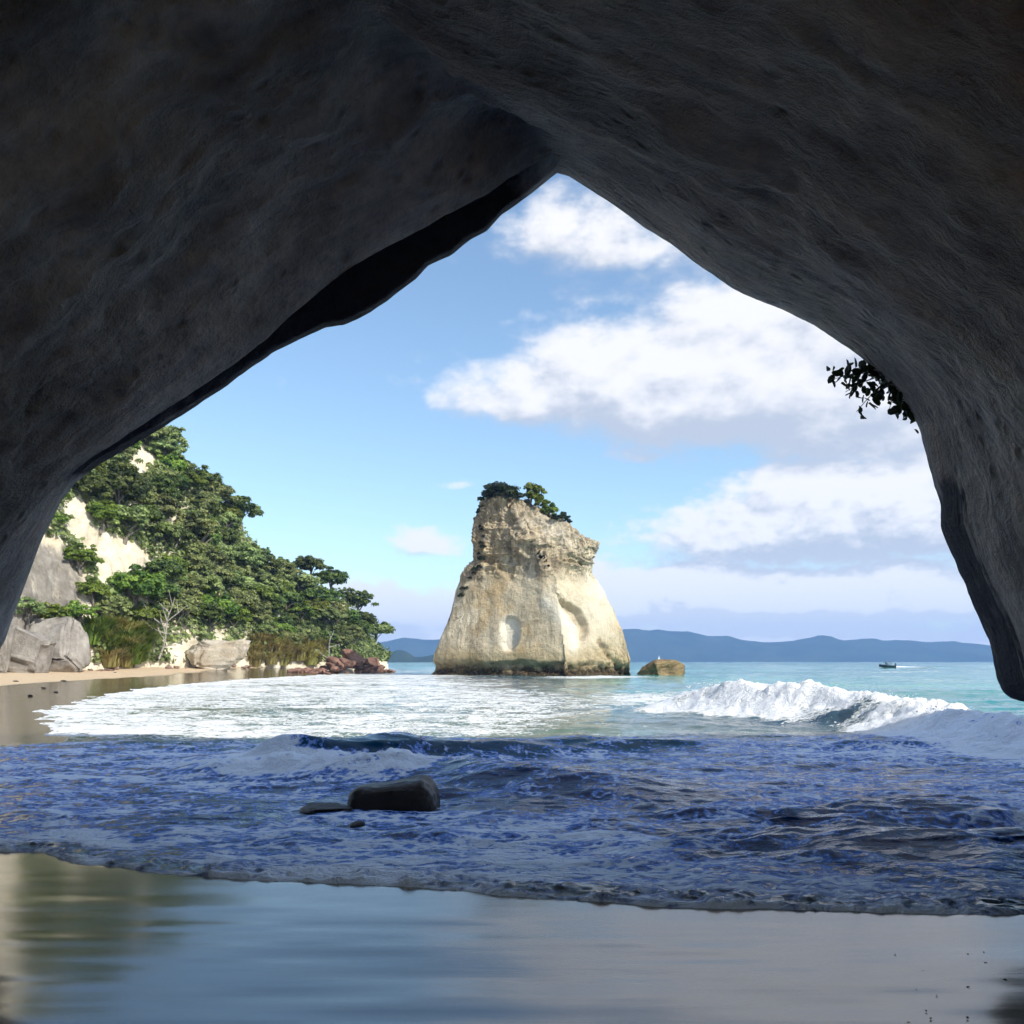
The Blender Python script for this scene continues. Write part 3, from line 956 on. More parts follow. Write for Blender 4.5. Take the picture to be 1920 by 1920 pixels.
    fade[:n_in] = 1 - 0.90 * sstep(idx[:n_in], n_in - 70, n_in - 1)
    fade = fade[:, None]
    chunk = fbm(Pn, 0.9, 4, 105, 0.55, True)
    fine = fbm(Pn, 5.0, 3, 106, 0.6)
    rs = 1 - 0.45 * np.concatenate([np.zeros(NL), sstep(tR, 0.0, 0.06)])[None, :]
    disp = CK * fade * rs * (0.32 * big + 0.14 * mid + 0.06 * ledge - 0.19 * chunk) + 0.032 * fine * np.maximum(fade, 0.35)
    # rough honeycombed band low on the left slab
    band = np.exp(-((Pn[..., 2] - 3.0) / 0.9) ** 2) * (Pn[..., 0] < 0) * sstep(yy, 1, 5)
    disp = disp + fade * band * 0.11 * fbm(Pn, 3.4, 4, 111, 0.6)
    P[:n_E] = Pn + Nn[:n_E] * disp[..., None] * FLIP
    # notches along the crease between the two slabs
    for (yc, dz) in ((5.95, 0.20), (7.0, 0.24)):
        w = np.exp(-((P[:n_E, :, 1] - yc) / 0.45) ** 2) * np.exp(-((np.arange(P.shape[1]) - NL + 1 + 6) / 9.0) ** 2)[None, :]
        P[:n_E, :, 2] += dz * w
    ext_slice = P[n_E + 2:-2]
    P[n_E + 2:-2] = ext_slice + 0.9 * np.stack([fbm(ext_slice, 0.22, 3, 121), fbm(ext_slice, 0.22, 3, 122), fbm(ext_slice, 0.22, 3, 123)], -1)
    me = make_mesh('sea_cave', P, grid_faces(P.shape[0], P.shape[1]))
    uvl = me.uv_layers.new(name='UVMap')
    U = np.stack([np.broadcast_to(arc, P.shape[:2]), P[..., 1]], -1).reshape(-1, 2)
    li = np.empty(len(me.loops), dtype=np.int32)
    me.loops.foreach_get('vertex_index', li)
    uvl.data.foreach_set('uv', U[li].astype(np.float32).ravel())
    shade_mask = np.zeros(P.shape[:2])  # painted shade of the lip, plus a darker strip on the right edge
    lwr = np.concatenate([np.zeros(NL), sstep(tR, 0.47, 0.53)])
    shade_mask[n_in + 4:n_E + 2] = np.maximum(lw[:, 0], lwr)[None, :]
    shade_mask[n_in - 6:n_in + 4] = 0.6 * lwr[None, :]
    add_attr(me, 'lip_shade', shade_mask)
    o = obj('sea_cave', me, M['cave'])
    tag(o, 'dark grey rock arch of the sea cave framing the whole view', 'rock arch')
    return o, P, n_E, NL


EXT_M, FLIP = 14.6, 1.0
cave, CP, CN_E, CN_L = build_cave()


# ------------------------------------------------------------------ sea stack
def build_stack():
    D = 112.0
    k = D / F
    yl = [(1275, 804), (1255, 808), (1225, 812), (1190, 830), (1150, 846), (1110, 856), (1085, 868), (1055, 888), (1020, 893), (985, 896), (960, 898), (945, 903), (938, 910)]
    yr = [(1275, 1196), (1262, 1191), (1215, 1176), (1180, 1167), (1140, 1151), (1100, 1128), (1078, 1110), (1060, 1106), (1040, 1112), (1026, 1118), (1015, 1110), (985, 1066), (955, 1002), (942, 972), (938, 958)]
    ym = [(1275, 1062), (1200, 1052), (1090, 1040), (1040, 1004), (985, 975), (938, 950)]
    nz, nt = 360, 520
    pyv = np.linspace(1275, 938, nz)
    def it(tab):
        tab = sorted(tab)
        return np.interp(pyv, [a for a, b in tab], [b for a, b in tab])
    xl, xr, xm = (it(yl) - 960) * k, (it(yr) - 960) * k, (it(ym) - 960) * k
    z = CAM_H + (1240 - pyv) * k
    th = np.linspace(0, 2 * math.pi, nt, endpoint=False)
    # more samples on the camera side
    th = th + 0.35 * np.sin(th) * 0
    TH, ZI = np.meshgrid(th, np.arange(nz), indexing='ij')
    c, s = np.cos(TH), np.sin(TH)
    ex = 0.78
    cx = np.sign(c) * np.abs(c) ** ex
    sy = np.sign(s) * np.abs(s) ** ex
    a = ((xr - xl) / 2)[None, :]; mx = ((xr + xl) / 2)[None, :]
    X = mx + a * cx
    depth = np.maximum(0.62 * a, 2.0)
    Y = D + depth * sy * 1.1
    # front arete between the grey left face and the bright right face
    front = np.maximum(-s, 0) ** 0.45
    rel = np.where(X < xm[None, :], (xm[None, :] - X) / (xm[None, :] - (mx - a) + 1e-6), (X - xm[None, :]) / ((mx + a) - xm[None, :] + 1e-6))
    asc = a / a.max()
    corner = np.where(X < xm[None, :], 1.6, 0.9) * (0.4 + 0.6 * asc)
    Y = np.where(s < 0, D - front * (corner + 5.6 * asc ** 0.8 * (1 - np.clip(rel, 0, 1))), Y)
    Z = np.broadcast_to(z[None, :], X.shape).copy()
    P = np.stack([X, Y, Z], -1)
    N = normals_grid(P, True)
    cen = np.stack([np.broadcast_to(mx, X.shape), np.full(X.shape, D), Z], -1)
    if np.mean(np.sum(N * (P - cen), -1)) < 0:
        N = -N
    PXs, PYs = 960 + X / k, np.broadcast_to(pyv[None, :], X.shape)
    rough = sstep(PYs, 1105, 1060)
    hi = sstep(-PYs, -1100, -1060)
    disp = 0.55 * fbm(P, 0.16, 3, 201) + 0.42 * fbm(P * np.array([1, 1, 0.14]), 0.36, 3, 202, 0.5) + 0.28 * fbm(P, 0.5, 4, 203, 0.6) * (0.45 + 1.1 * hi)
    disp += hi * 0.9 * fbm(P * np.array([1, 1, 1.5]), 0.42, 5, 205, 0.62, True) + (0.06 + 0.22 * hi) * fbm(P, 1.3, 4, 204, 0.6)
    disp += hi * 0.25 * fbm(P * np.array([1, 1, 0.35]), 1.3, 3, 206, 0.5, True)
    fr = (s < 0.1)
    PX0 = PXs
    PXs = PXs + 7.0 * fbm(P, 0.35, 3, 221, 0.6) + 2.5 * fbm(P, 1.3, 3, 222)
    PYs = PYs + 8.0 * fbm(P, 0.35, 3, 223, 0.6) + 2.5 * fbm(P, 1.3, 3, 224)
    def Gp(cx_, cy_, rx, ry, rot=0.0):
        dx, dy = PXs - cx_, PYs - cy_
        cr, sr = math.cos(rot), math.sin(rot)
        u, v = dx * cr + dy * sr, -dx * sr + dy * cr
        return np.exp(-(u / rx) ** 2 - (v / ry) ** 2) * fr
    # heavy brow over the right face and hollow below it
    disp += 0.45 * Gp(1075, 1040, 55, 22, 0.35) - 0.4 * Gp(1060, 1092, 60, 18, 0.15)
    disp += -1.0 * Gp(985, 1065, 26, 20) + 0.7 * Gp(1010, 1085, 16, 24)
    # crescent scoop
    tt = np.linspace(0, 1, 80)
    sc = np.zeros_like(X); wing = np.zeros_like(X)
    for t in tt:
        qx, qy = 1042 + 46 * t + 14 * math.sin(t * 3.1), 1122 + 82 * t
        w = 15 - 7 * abs(t - 0.5) * 2
        sc = np.maximum(sc, math.sin(math.pi * (0.08 + 0.84 * t)) ** 0.6 * np.exp(-((PXs - qx) / w) ** 2 - ((PYs - qy) / w) ** 2))
        wing = np.maximum(wing, np.exp(-((PXs - qx + 20) / 12) ** 2 - ((PYs - qy - 10) / 14) ** 2))
    disp += (-1.05 * sstep(sc, 0.35, 0.8) + 0.2 * wing) * fr
    # small arched niche
    nic = np.maximum(Gp(957, 1178, 15, 20), np.maximum(Gp(968, 1200, 6, 30) * 0.6, Gp(955, 1165, 12, 10)))
    arch = np.sqrt(((PXs - 957) / 17) ** 2 + (np.maximum(1176 - PYs, 0) / 24) ** 2 + (np.maximum(PYs - 1176, 0) / 46) ** 4)
    niche = (1 - sstep(arch, 0.72, 1.0)) * fr
    disp += -0.7 * niche
    # oblique crevice low on the right
    cv = np.zeros_like(X)
    for t in tt:
        qx, qy = 1118 + 60 * t, 1203 + 60 * t
        cv = np.maximum(cv, np.exp(-((PXs - qx) / (4.5 - 2 * t)) ** 2 - ((PYs - qy) / 5) ** 2))
    disp += -0.5 * cv * fr
    disp += 0.5 * fbm(P, 0.8, 4, 209, 0.6) * sstep(PXs, 1060, 1120) * sstep(PYs, 1190, 1230) * fr
    # tidal notch
    low = sstep(PYs, 1236, 1250)
    disp += -0.9 * low + low * 0.6 * fbm(P, 0.9, 4, 211, 0.6)
    disp += sstep(PYs, 1258, 1268) * 0.7
    # keep the outline where the silhouette lies
    side = np.abs(N[..., 0])
    disp = disp * (1 - 0.55 * sstep(side, 0.75, 0.98))
    P = P + N * disp[..., None]
    # small nicks in the outline
    top = P[:, -1, :].mean(0) + np.array([0, 0, 0.25])
    V = np.concatenate([P.reshape(-1, 3), top[None]])
    f = grid_faces(nt, nz, close_u=True)
    ci = nt * nz
    cap = np.array([[i * nz + nz - 1, ((i + 1) % nt) * nz + nz - 1, ci, ci] for i in range(nt)])
    me = bpy.data.meshes.new('sea_stack')
    me2 = make_mesh('sea_stack', V, f)
    bm_faces = cap[:, :3]
    # the cap as its own small fan
    import bmesh
    bm = bmesh.new(); bm.from_mesh(me2); bm.verts.ensure_lookup_table()
    for (i, j, q) in bm_faces:
        try:
            fc = bm.faces.new((bm.verts[int(i)], bm.verts[int(j)], bm.verts[int(q)])); fc.smooth = True
        except ValueError:
            pass
    bmesh.ops.recalc_face_normals(bm, faces=bm.faces)
    bm.to_mesh(me2); bm.free()
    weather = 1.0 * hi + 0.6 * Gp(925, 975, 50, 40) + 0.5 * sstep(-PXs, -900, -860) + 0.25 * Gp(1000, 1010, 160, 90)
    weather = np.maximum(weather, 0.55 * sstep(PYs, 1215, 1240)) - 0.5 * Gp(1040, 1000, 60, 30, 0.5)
    weather = np.clip(weather + 0.10 + 0.6 * hi * sstep(-disp, 0.0, 0.8) + 1.2 * sstep(cv, 0.2, 0.6) * fr + 0.35 * (fbm(P, 0.25, 3, 231) > 0.1), 0, 1)  # weathering, darker in hollows; crevice shade painted in too
    white = np.clip(0.55 * (1 - sstep(arch, 0.7, 1.25)) * fr + 0.5 * wing * fr + 0.35 * Gp(1120, 1130, 40, 60) + 0.3 * Gp(1030, 1000, 50, 24, 0.5), 0, 0.95)
    add_attr(me2, 'weather', np.concatenate([weather.ravel(), [1.0]]))
    add_attr(me2, 'white', np.concatenate([white.ravel(), [0.0]]))
    o = obj('sea_stack', me2, M['stack'])
    tag(o, 'tall pale cream rock stack standing in the shallows beyond the cave', 'sea stack')
    return P


SP = build_stack()


# ------------------------------------------------------------------ boulders
def ico(sub):
    import bmesh
    bm = bmesh.new()
    bmesh.ops.create_icosphere(bm, subdivisions=sub, radius=1.0)
    v = np.array([p.co[:] for p in bm.verts]); f = np.array([[q.index for q in fc.verts] for fc in bm.faces])
    bm.free()
    return v, f


ICO = {k: ico(k) for k in (1, 2, 3, 4, 5)}


def boulder_mesh(name, sub, seed, size=(1, 1, 1), amp=0.22, cuts=7, flat=0.0, blocky=0.75, hr=(0.46, 0.84)):
    rg = np.random.default_rng(seed)
    v, f = ICO[sub]
    p = np.sign(v) * np.abs(v) ** blocky
    for _ in range(cuts):                                 # plane cuts give fracture faces
        n = rg.normal(size=3); n /= np.linalg.norm(n)
        h = rg.uniform(*hr)
        d = p @ n - h
        p = p - np.maximum(d, 0)[:, None] * n * 0.97
    nn = p / (np.linalg.norm(p, axis=1, keepdims=True) + 1e-9)
    p = p + nn * (amp * fbm(v, 1.4, 3, seed + 3, 0.5) + 0.10 * amp / 0.2 * fbm(v, 3.5, 4, seed + 5, 0.6, True))[:, None]
    p = p * np.array(size)
    return make_mesh(name, p, f, smooth=True)


def sit(name, me, mat, loc, rot=(0, 0, 0), sc=(1, 1, 1)):
    o = obj(name, me, mat)
    o.location = loc
    o.rotation_euler = rot
    o.scale = sc
    return o


# dark rock in the shallows at the cave mouth
def build_dark_rock():
    v, f = ICO[5]
    p = np.sign(v) * np.abs(v) ** 0.42
    p = p * np.array([0.53, 0.36, 0.26])
    x = p[:, 0]
    t = (x + 0.53) / 1.06
    topz = np.interp(t, [0, 0.08, 0.35, 0.62, 0.85, 0.95, 1.0], [0.22, 0.27, 0.27, 0.34, 0.38, 0.33, 0.18])
    p[:, 2] = np.where(p[:, 2] > 0, p[:, 2] / 0.26 * topz, p[:, 2] * 1.2)
    nn = v
    p = p + nn * (0.05 * fbm(p, 3.0, 4, 302, 0.55) + 0.02 * fbm(p, 11.0, 3, 303))[:, None]
    p[:, 1] += 0.10 * (p[:, 2])                          # front face leans back
    me = make_mesh('rock', p, f)
    loc = gpt(735, 1516)
    o = sit('dark_rock', me, M['wet_rock'], (loc[0], loc[1] + 0.15, 0.02), (0, 0, R(-3)), (1, 1, 0.88))
    tag(o, 'large wet black flat-topped rock in the shallows before the breaking wave', 'rock')
    me = boulder_mesh('rock', 4, 311, (0.26, 0.2, 0.085), 0.2, 6, 0, 0.6)
    l = gpt(608, 1528)
    tag(sit('flat_rock', me, M['wet_rock'], (l[0], l[1] + 0.1, 0.035), (0, R(4), 0.3)), 'low flat black rock awash beside the large dark rock', 'rock')
    me = boulder_mesh('rock', 3, 317, (0.085, 0.07, 0.045), 0.2, 6, 0, 0.7)
    l = gpt(668, 1553)
    tag(sit('small_rock', me, M['wet_rock'], (l[0], l[1], 0.04), (0, 0, 0.8)), 'small dark stone poking from foam below the flat rock', 'rock')


build_dark_rock()

# ochre boulder right of the stack
me = boulder_mesh('rock', 5, 331, (2.9, 2.2, 1.45), 0.25, 9, 0, 0.92, (0.6, 0.92))
tag(sit('boulder', me, M['ochre_rock'], at(1241, 1262, 112) + np.array([0, 0, 0.25]), (0, R(-6), 0.2)), 'low ochre boulder in the water beside the tall rock stack', 'boulder')

# ------------------------------------------------------------------ left headland
BASE = [(-300, 1262, 62), (-50, 1262, 74), (100, 1260, 82), (200, 1258, 88), (350, 1256, 98), (480, 1255, 112), (600, 1254, 126), (680, 1254, 136), (728, 1256, 143)]
TOP = [(-300, 520, 112), (-50, 600, 118), (100, 680, 119), (200, 760, 122), (290, 838, 125), (345, 892, 128), (400, 965, 131), (470, 1018, 134), (520, 1066, 137), (580, 1100, 141), (640, 1138, 146), (690, 1190, 150), (728, 1240, 152)]


def build_headland():
    nu, nv = 300, 150
    bx = np.linspace(-300, 728, nu)
    def it(tab, c):
        return np.interp(bx, [r[0] for r in tab], [r[c] for r in tab])
    ker = np.ones(17) / 17
    def smoothed(a):
        return np.convolve(np.pad(a, 8, mode='edge'), ker, 'valid')
    bpy_, bd = it(BASE, 1), smoothed(it(BASE, 2))
    tpy, td = smoothed(it(TOP, 1)), smoothed(it(TOP, 2))
    B = np.stack([(bx - 960) / F * bd, bd, np.full(nu, -0.4)], -1)
    T = np.stack([(bx - 960) / F * td, td, CAM_H + (1240 - tpy) / F * td], -1)
    v = np.linspace(0, 1, nv)
    P = np.zeros((nu, nv + 12, 3))
    steep = np.interp(bx, [-300, 60, 200, 330, 480, 728], [1.5, 1.5, 1.5, 1.3, 1.1, 1.05])[:, None]
    fy = v[None, :] ** steep
    fz = 0.5 * v[None, :] + 0.5 * v[None, :] ** 0.85
    P[:, :nv, 0] = B[:, None, 0] + (T[:, None, 0] - B[:, None, 0]) * fy
    P[:, :nv, 1] = B[:, None, 1] + (T[:, None, 1] - B[:, None, 1]) * fy
    P[:, :nv, 2] = B[:, None, 2] + (T[:, None, 2] - B[:, None, 2]) * fz
    for j in range(12):
        P[:, nv + j] = T + np.array([-0.35, 1.0, 0]) * (j + 1) ** 1.4 * 0.8 + np.array([0, 0, -0.05 * (j + 1) ** 1.9])
    N = normals_grid(P)
    if N[:, :nv, 1].mean() > 0:
        N = -N
    d = 1.8 * fbm(P, 0.075, 3, 401) + 0.8 * fbm(P, 0.27, 4, 403, 0.55) + 0.7 * fbm(P * np.array([1, 1, 0.3]), 0.5, 3, 405, 0.5, True)
    d = d * np.interp(np.arange(nv + 12), [0, 12, nv - 1, nv + 11], [0.5, 1.0, 0.7, 0.7])[None, :]
    P = P + N * d[..., None]
    PX = 960 + P[..., 0] / P[..., 1] * F
    PYv = 1240 - (P[..., 2] - CAM_H) / P[..., 1] * F
    me = make_mesh('headland', P, grid_faces(nu, nv + 12))
    g = 0.75 * sstep(-PX, -180, -130) * sstep(PYv, 995, 1040)
    g = np.maximum(g, 0.55 * np.exp(-((PX - 265) / 35) ** 2 - ((PYv - 1085) / 45) ** 2))
    add_attr(me, 'grey', g)
    o = obj('headland', me, M['cliff'])
    tag(o, 'wooded pale cliff headland rising behind the beach on the left', 'cliff')
    return P, N, PX, PYv, nv


HP, HN, HPX, HPY, HNV = build_headland()


def on_hill(px, py):
    """the spot of the headland surface seen at a photo pixel (front-most)"""
    d2 = (HPX[:, :HNV] - px) ** 2 + (HPY[:, :HNV] - py) ** 2
    i, j = np.unravel_index(np.argmin(d2), d2.shape)
    return HP[i, j], HN[i, j], d2[i, j] ** 0.5


def in_poly(px, py, poly):
    ins = False
    n = len(poly)
    for i in range(n):
        (ax, ay), (bx, by) = poly[i], poly[(i + 1) % n]
        if (ay > py) != (by > py) and px < ax + (py - ay) * (bx - ax) / (by - ay):
            ins = not ins
    return ins


BARE = [[(112, 948), (150, 925), (170, 985), (215, 1005), (258, 1020), (300, 1080), (298, 1112), (240, 1104), (188, 1100), (172, 1050), (130, 1000)],
        [(300, 945), (328, 950), (348, 972), (340, 990), (305, 982)],
        [(225, 868), (268, 832), (292, 862), (262, 900), (235, 900)],
        [(0, 1260), (0, 1160), (40, 1085), (72, 1000), (112, 1010), (150, 1060), (185, 1150), (165, 1260)],
        [(345, 1260), (352, 1200), (465, 1205), (468, 1260)]]


# ------------------------------------------------------------------ vegetation meshes
def leaf_cards(centers, normals, size, rg, tone, aspect=1.5, droop=0.0):
    """one folded leaf-clump quad per centre"""
    n = len(centers)
    a = rg.normal(size=(n, 3))
    t = np.cross(normals, a); t /= np.linalg.norm(t, axis=1, keepdims=True) + 1e-9
    b = np.cross(normals, t)
    sz = size * rg.uniform(0.65, 1.35, size=(n, 1))
    L = t * sz * aspect * 0.5; Wd = b * sz * 0.5
    up = normals * sz * 0.18
    v = np.stack([centers - L, centers - Wd + up, centers + L, centers + Wd + up], 1).reshape(-1, 3)
    f = np.arange(4 * n).reshape(n, 4)
    tn = np.repeat(tone, 4)
    return v, f, tn


def crown_mesh(name, seed, rx, rz, nclump, nleaf, size, spread=0.42, dome=0.2):
    rg = np.random.default_rng(seed)
    C, Nn, Tn = [], [], []
    for i in range(nclump):
        d = rg.normal(size=3); d /= np.linalg.norm(d)
        if d[2] < -0.35:
            d[2] *= -0.5
        rad = rg.uniform(0.45, 1.0) ** 0.6
        c = d * rad * np.array([rx, rx, rz]) * (1 + np.clip(0.16 * rg.normal(), -0.3, 0.16))
        cr = spread * rx * rg.uniform(0.55, 1.15)
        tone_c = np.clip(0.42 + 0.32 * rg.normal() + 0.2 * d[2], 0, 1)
        q = rg.normal(size=(nleaf, 3)); q /= np.linalg.norm(q, axis=1, keepdims=True)
        q[:, 2] = np.where(q[:, 2] < -0.3, -q[:, 2] * 0.7, q[:, 2])
        rr = rg.uniform(0.5, 1.05, size=(nleaf, 1))
        pts = c + q * rr * cr * np.array([1, 1, 0.72])
        nn = q * 0.9 + rg.normal(size=(nleaf, 3)) * 0.38 + np.array([0, 0, 0.35])
        nn /= np.linalg.norm(nn, axis=1, keepdims=True)
        C.append(pts); Nn.append(nn); Tn.append(np.clip(tone_c + 0.22 * rg.normal(size=nleaf), 0, 1))
    v, f, tn = leaf_cards(np.concatenate(C), np.concatenate(Nn), size, rg, np.concatenate(Tn))
    me = make_mesh(name, v, f, smooth=False)
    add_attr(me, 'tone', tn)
    return me


def tube(path, radii, seg=6):
    path = np.asarray(path, float); radii = np.asarray(radii, float)
    V, Fc = [], []
    n = len(path)
    for i in range(n):
        d = path[min(i + 1, n - 1)] - path[max(i - 1, 0)]
        d /= np.linalg.norm(d) + 1e-9
        a = np.cross(d, [0.31, 0.87, 0.38]); a /= np.linalg.norm(a) + 1e-9
        b = np.cross(d, a)
        for k in range(seg):
            th = 2 * math.pi * k / seg
            V.append(path[i] + radii[i] * (math.cos(th) * a + math.sin(th) * b))
    for i in range(n - 1):
        for k in range(seg):
            k2 = (k + 1) % seg
            Fc.append([i * seg + k, i * seg + k2, (i + 1) * seg + k2, (i + 1) * seg + k])
    return np.array(V), np.array(Fc)


def join(parts):
    V, Fc, o = [], [], 0
    for v, f in parts:
        V.append(v); Fc.append(f + o); o += len(v)
    return np.concatenate(V), np.concatenate(Fc)


def trunk_mesh(name, seed, h, r, spread, nb=6, lean=0.2, wig=0.08):
    rg = np.random.default_rng(seed)
    parts = []
    base = np.zeros(3)
    n = 6
    lx, ly = rg.normal(size=2) * lean
    main = np.array([[lx * t * t * h + rg.normal() * wig * t, ly * t * t * h + rg.normal() * wig * t, -0.5 + (h * 0.6 + 0.5) * t] for t in np.linspace(0, 1, n)])
    parts.append(tube(main, np.linspace(r * 1.25, r * 0.65, n), 7))
    for i in range(nb):
        st = main[rg.integers(2, n)]
        a = rg.uniform(0, 2 * math.pi)
        L = spread * rg.uniform(0.6, 1.05)
        end = st + np.array([math.cos(a) * L, math.sin(a) * L, h * rg.uniform(0.2, 0.55)])
        midp = (st + end) / 2 + np.array([0, 0, 0.12 * L]) + rg.normal(size=3) * wig
        parts.append(tube([st, midp, end], [r * 0.55, r * 0.36, r * 0.14], 5))
    v, f = join(parts)
    return make_mesh(name, v, f)


CROWNS = {}
for i in range(5):
    CROWNS['dome', i] = crown_mesh('crown', 500 + i, 1.75, 1.35, 60, 95, 0.175, 0.30)
for i in range(3):
    CROWNS['loose', i] = crown_mesh('crown', 520 + i, 1.65, 1.45, 46, 80, 0.165, 0.27)
for i in range(2):
    CROWNS['tall', i] = crown_mesh('crown', 540 + i, 1.15, 1.9, 44, 80, 0.18, 0.36)
TRUNKS = [trunk_mesh('trunk', 560 + i, 2.6, 0.16, 1.3) for i in range(3)]
CR_MAT = {}


def crown_with(mat, kind, i):
    key = (mat, kind, i)
    if key not in CR_MAT:
        me = CROWNS[kind, i].copy()
        me.materials.clear(); me.materials.append(M[mat])
        CR_MAT[key] = me
    return CR_MAT[key]


def tree(name, label, cat, group, loc, sc, mat, kind, i, rz, lift=1.75, squash=1.0, bark='bark'):
    t = empty(name, tuple(loc), rz, sc)
    tag(t, label, cat, group)
    tm = TRUNKS[i % 3]
    if len(tm.materials) == 0:
        tm.materials.append(M[bark])
    tr = obj('trunk', tm, None, t)
    tr.scale = (1, 1, lift / 1.75)
    c = obj('crown', crown_with(mat, kind, i), None, t)
    c.location = (0, 0, lift)
    c.scale = (1, 1, squash)
    return t


HS = 1.38                                    # size of what grows on the headland
# trees picked out one by one: photo pixel of the crown, size, leaf, form, label
PICKED = [
    (325, 850, 1.05, 'leaf_olive', 'tall', 'pale olive tree standing highest on the headland at the cave edge'),
    (215, 955, 1.25, 'leaf_dark', 'dome', 'dark green tree above the cream cliff face'),
    (265, 1000, 1.0, 'leaf_dark', 'dome', 'dark green tree overhanging the right end of the cream cliff face'),
    (400, 945, 1.05, 'leaf_olive', 'dome', 'olive tree on the skyline left of the dark ridge tree'),
    (462, 968, 1.1, 'leaf_dark', 'dome', 'dark tree jutting from the ridge against the blue sky'),
    (365, 1020, 1.2, 'leaf_olive', 'loose', 'round olive tree in the middle of the slope under the white scar'),
    (245, 1135, 1.15, 'leaf_bright', 'dome', 'bright green tree at the foot of the cream cliff'),
    (150, 1062, 0.75, 'leaf_bright', 'loose', 'green shrub growing on the dark grey cliff slab'),
    (685, 1135, 1.1, 'leaf_dark', 'loose', 'dark tree leaning out over the headland tip'),
    (705, 1165, 0.7, 'leaf_dark', 'loose', 'drooping dark foliage at the outermost tip of the headland'),
    (575, 1075, 1.0, 'leaf_dark', 'dome', 'dark tree with a small spike above the middle of the ridge'),
    (620, 1095, 1.0, 'leaf_dark', 'dome', 'round dark tree on the lower ridge near the headland tip'),
    (100, 985, 0.55, 'leaf_bright', 'loose', 'small green bush on the cliff edge beside the cave wall'),
    (48, 1160, 0.6, 'leaf_olive', 'loose', 'small olive bush above the grey slab at the cave wall'),
    (95, 1165, 0.6, 'leaf_bright', 'loose', 'yellow green bush in the cleft between the grey slabs'),
    (140, 1172, 0.7, 'leaf_bright', 'loose', 'yellow green bush above the triangular grey slab'),
    (172, 1120, 0.6, 'leaf_bright', 'dome', 'green bush at the lower left corner of the cream cliff'),
    (440, 1175, 0.8, 'leaf_bright', 'loose', 'yellow green bush above the pale boulder'),
]
placed = []
for i, (px, py, sc, mat, kind, lab) in enumerate(PICKED):
    p, n, _ = on_hill(px, py + 14)
    loc = p + n * 0.2 - np.array([0, 0, 0.2])
    k = i % (5 if kind == 'dome' else 3 if kind == 'loose' else 2)
    tree('coastal_tree', lab, 'tree', None, loc, sc * HS, mat, kind, k, random.uniform(0, 6.28))
    placed.append((p, sc * HS))

# the wood that covers the rest of the slope
LABELS = {'leaf_dark': ('dark green rounded tree in the wood covering the headland', 'dark trees of the headland wood'),
          'leaf_olive': ('pale olive leafy tree in the wood covering the headland', 'olive trees of the headland wood'),
          'leaf_bright': ('bright green bushy tree in the wood covering the headland', 'bright trees of the headland wood')}
tries = 0
count = 0
while tries < 6000 and count < 150:
    tries += 1
    px = random.uniform(60, 735); py = random.uniform(760, 1225)
    if any(in_poly(px, py - o_, q) for q in BARE for o_ in (0, 22, 42)):
        continue
    if py > 1185 and px < 470:
        continue
    p, n, err = on_hill(px, py)
    if err > 6:
        continue
    edge = px > 480
    sc = random.uniform(0.62, 1.1) * HS
    if any(np.linalg.norm(p - q) < 1.25 * (sc + s2) * 0.62 for q, s2 in placed):
        continue
    r = random.random()
    ridge = py < 900 + (px - 340) * 0.75 + 60
    if px > 440 and ridge:
        mat = 'leaf_dark' if r < 0.85 else 'leaf_olive'
    elif py < 900:
        mat = 'leaf_olive' if r < 0.8 else 'leaf_bright'
    else:
        mat = 'leaf_dark' if r < 0.20 else 'leaf_olive' if r < 0.74 else 'leaf_bright'
    kind = random.choice(['dome', 'dome', 'loose'])
    k = random.randrange(5 if kind == 'dome' else 3)
    colr = {'leaf_dark': 'dark green', 'leaf_olive': 'pale olive', 'leaf_bright': 'bright green'}[mat]
    form = 'rounded' if kind == 'dome' else 'loose open'
    rid = py - np.interp(px, [100, 290, 400, 520, 640, 728], [680, 838, 965, 1066, 1138, 1240])
    if rid < 45:
        where = 'on the skyline left of the blue sky' if px < 440 else 'on the lower skyline towards the headland tip'
    elif py > 1165:
        where = 'at the foot of the wood above the straw tussocks' if px > 460 else 'at the foot of the wood behind the pale boulder'
    elif px < 300:
        where = 'on the slope around the cream cliff face' if py < 1100 else 'on the slope below the cream cliff face'
    elif px < 480:
        where = 'on the middle slope right of the cream cliff' if py < 1090 else 'low on the slope above the pale boulder'
    else:
        where = 'on the outer slope below the ridge'
    lab = '%s %s tree %s' % (colr, form, where)
    grp = 'headland trees: ' + lab
    tree('coastal_tree', lab, 'tree', grp, p + n * 0.1 - np.array([0, 0, 0.3]), sc, mat, kind, k, random.uniform(0, 6.28), random.uniform(1.2, 1.9), random.uniform(0.8, 1.1))
    placed.append((p, sc))
    count += 1


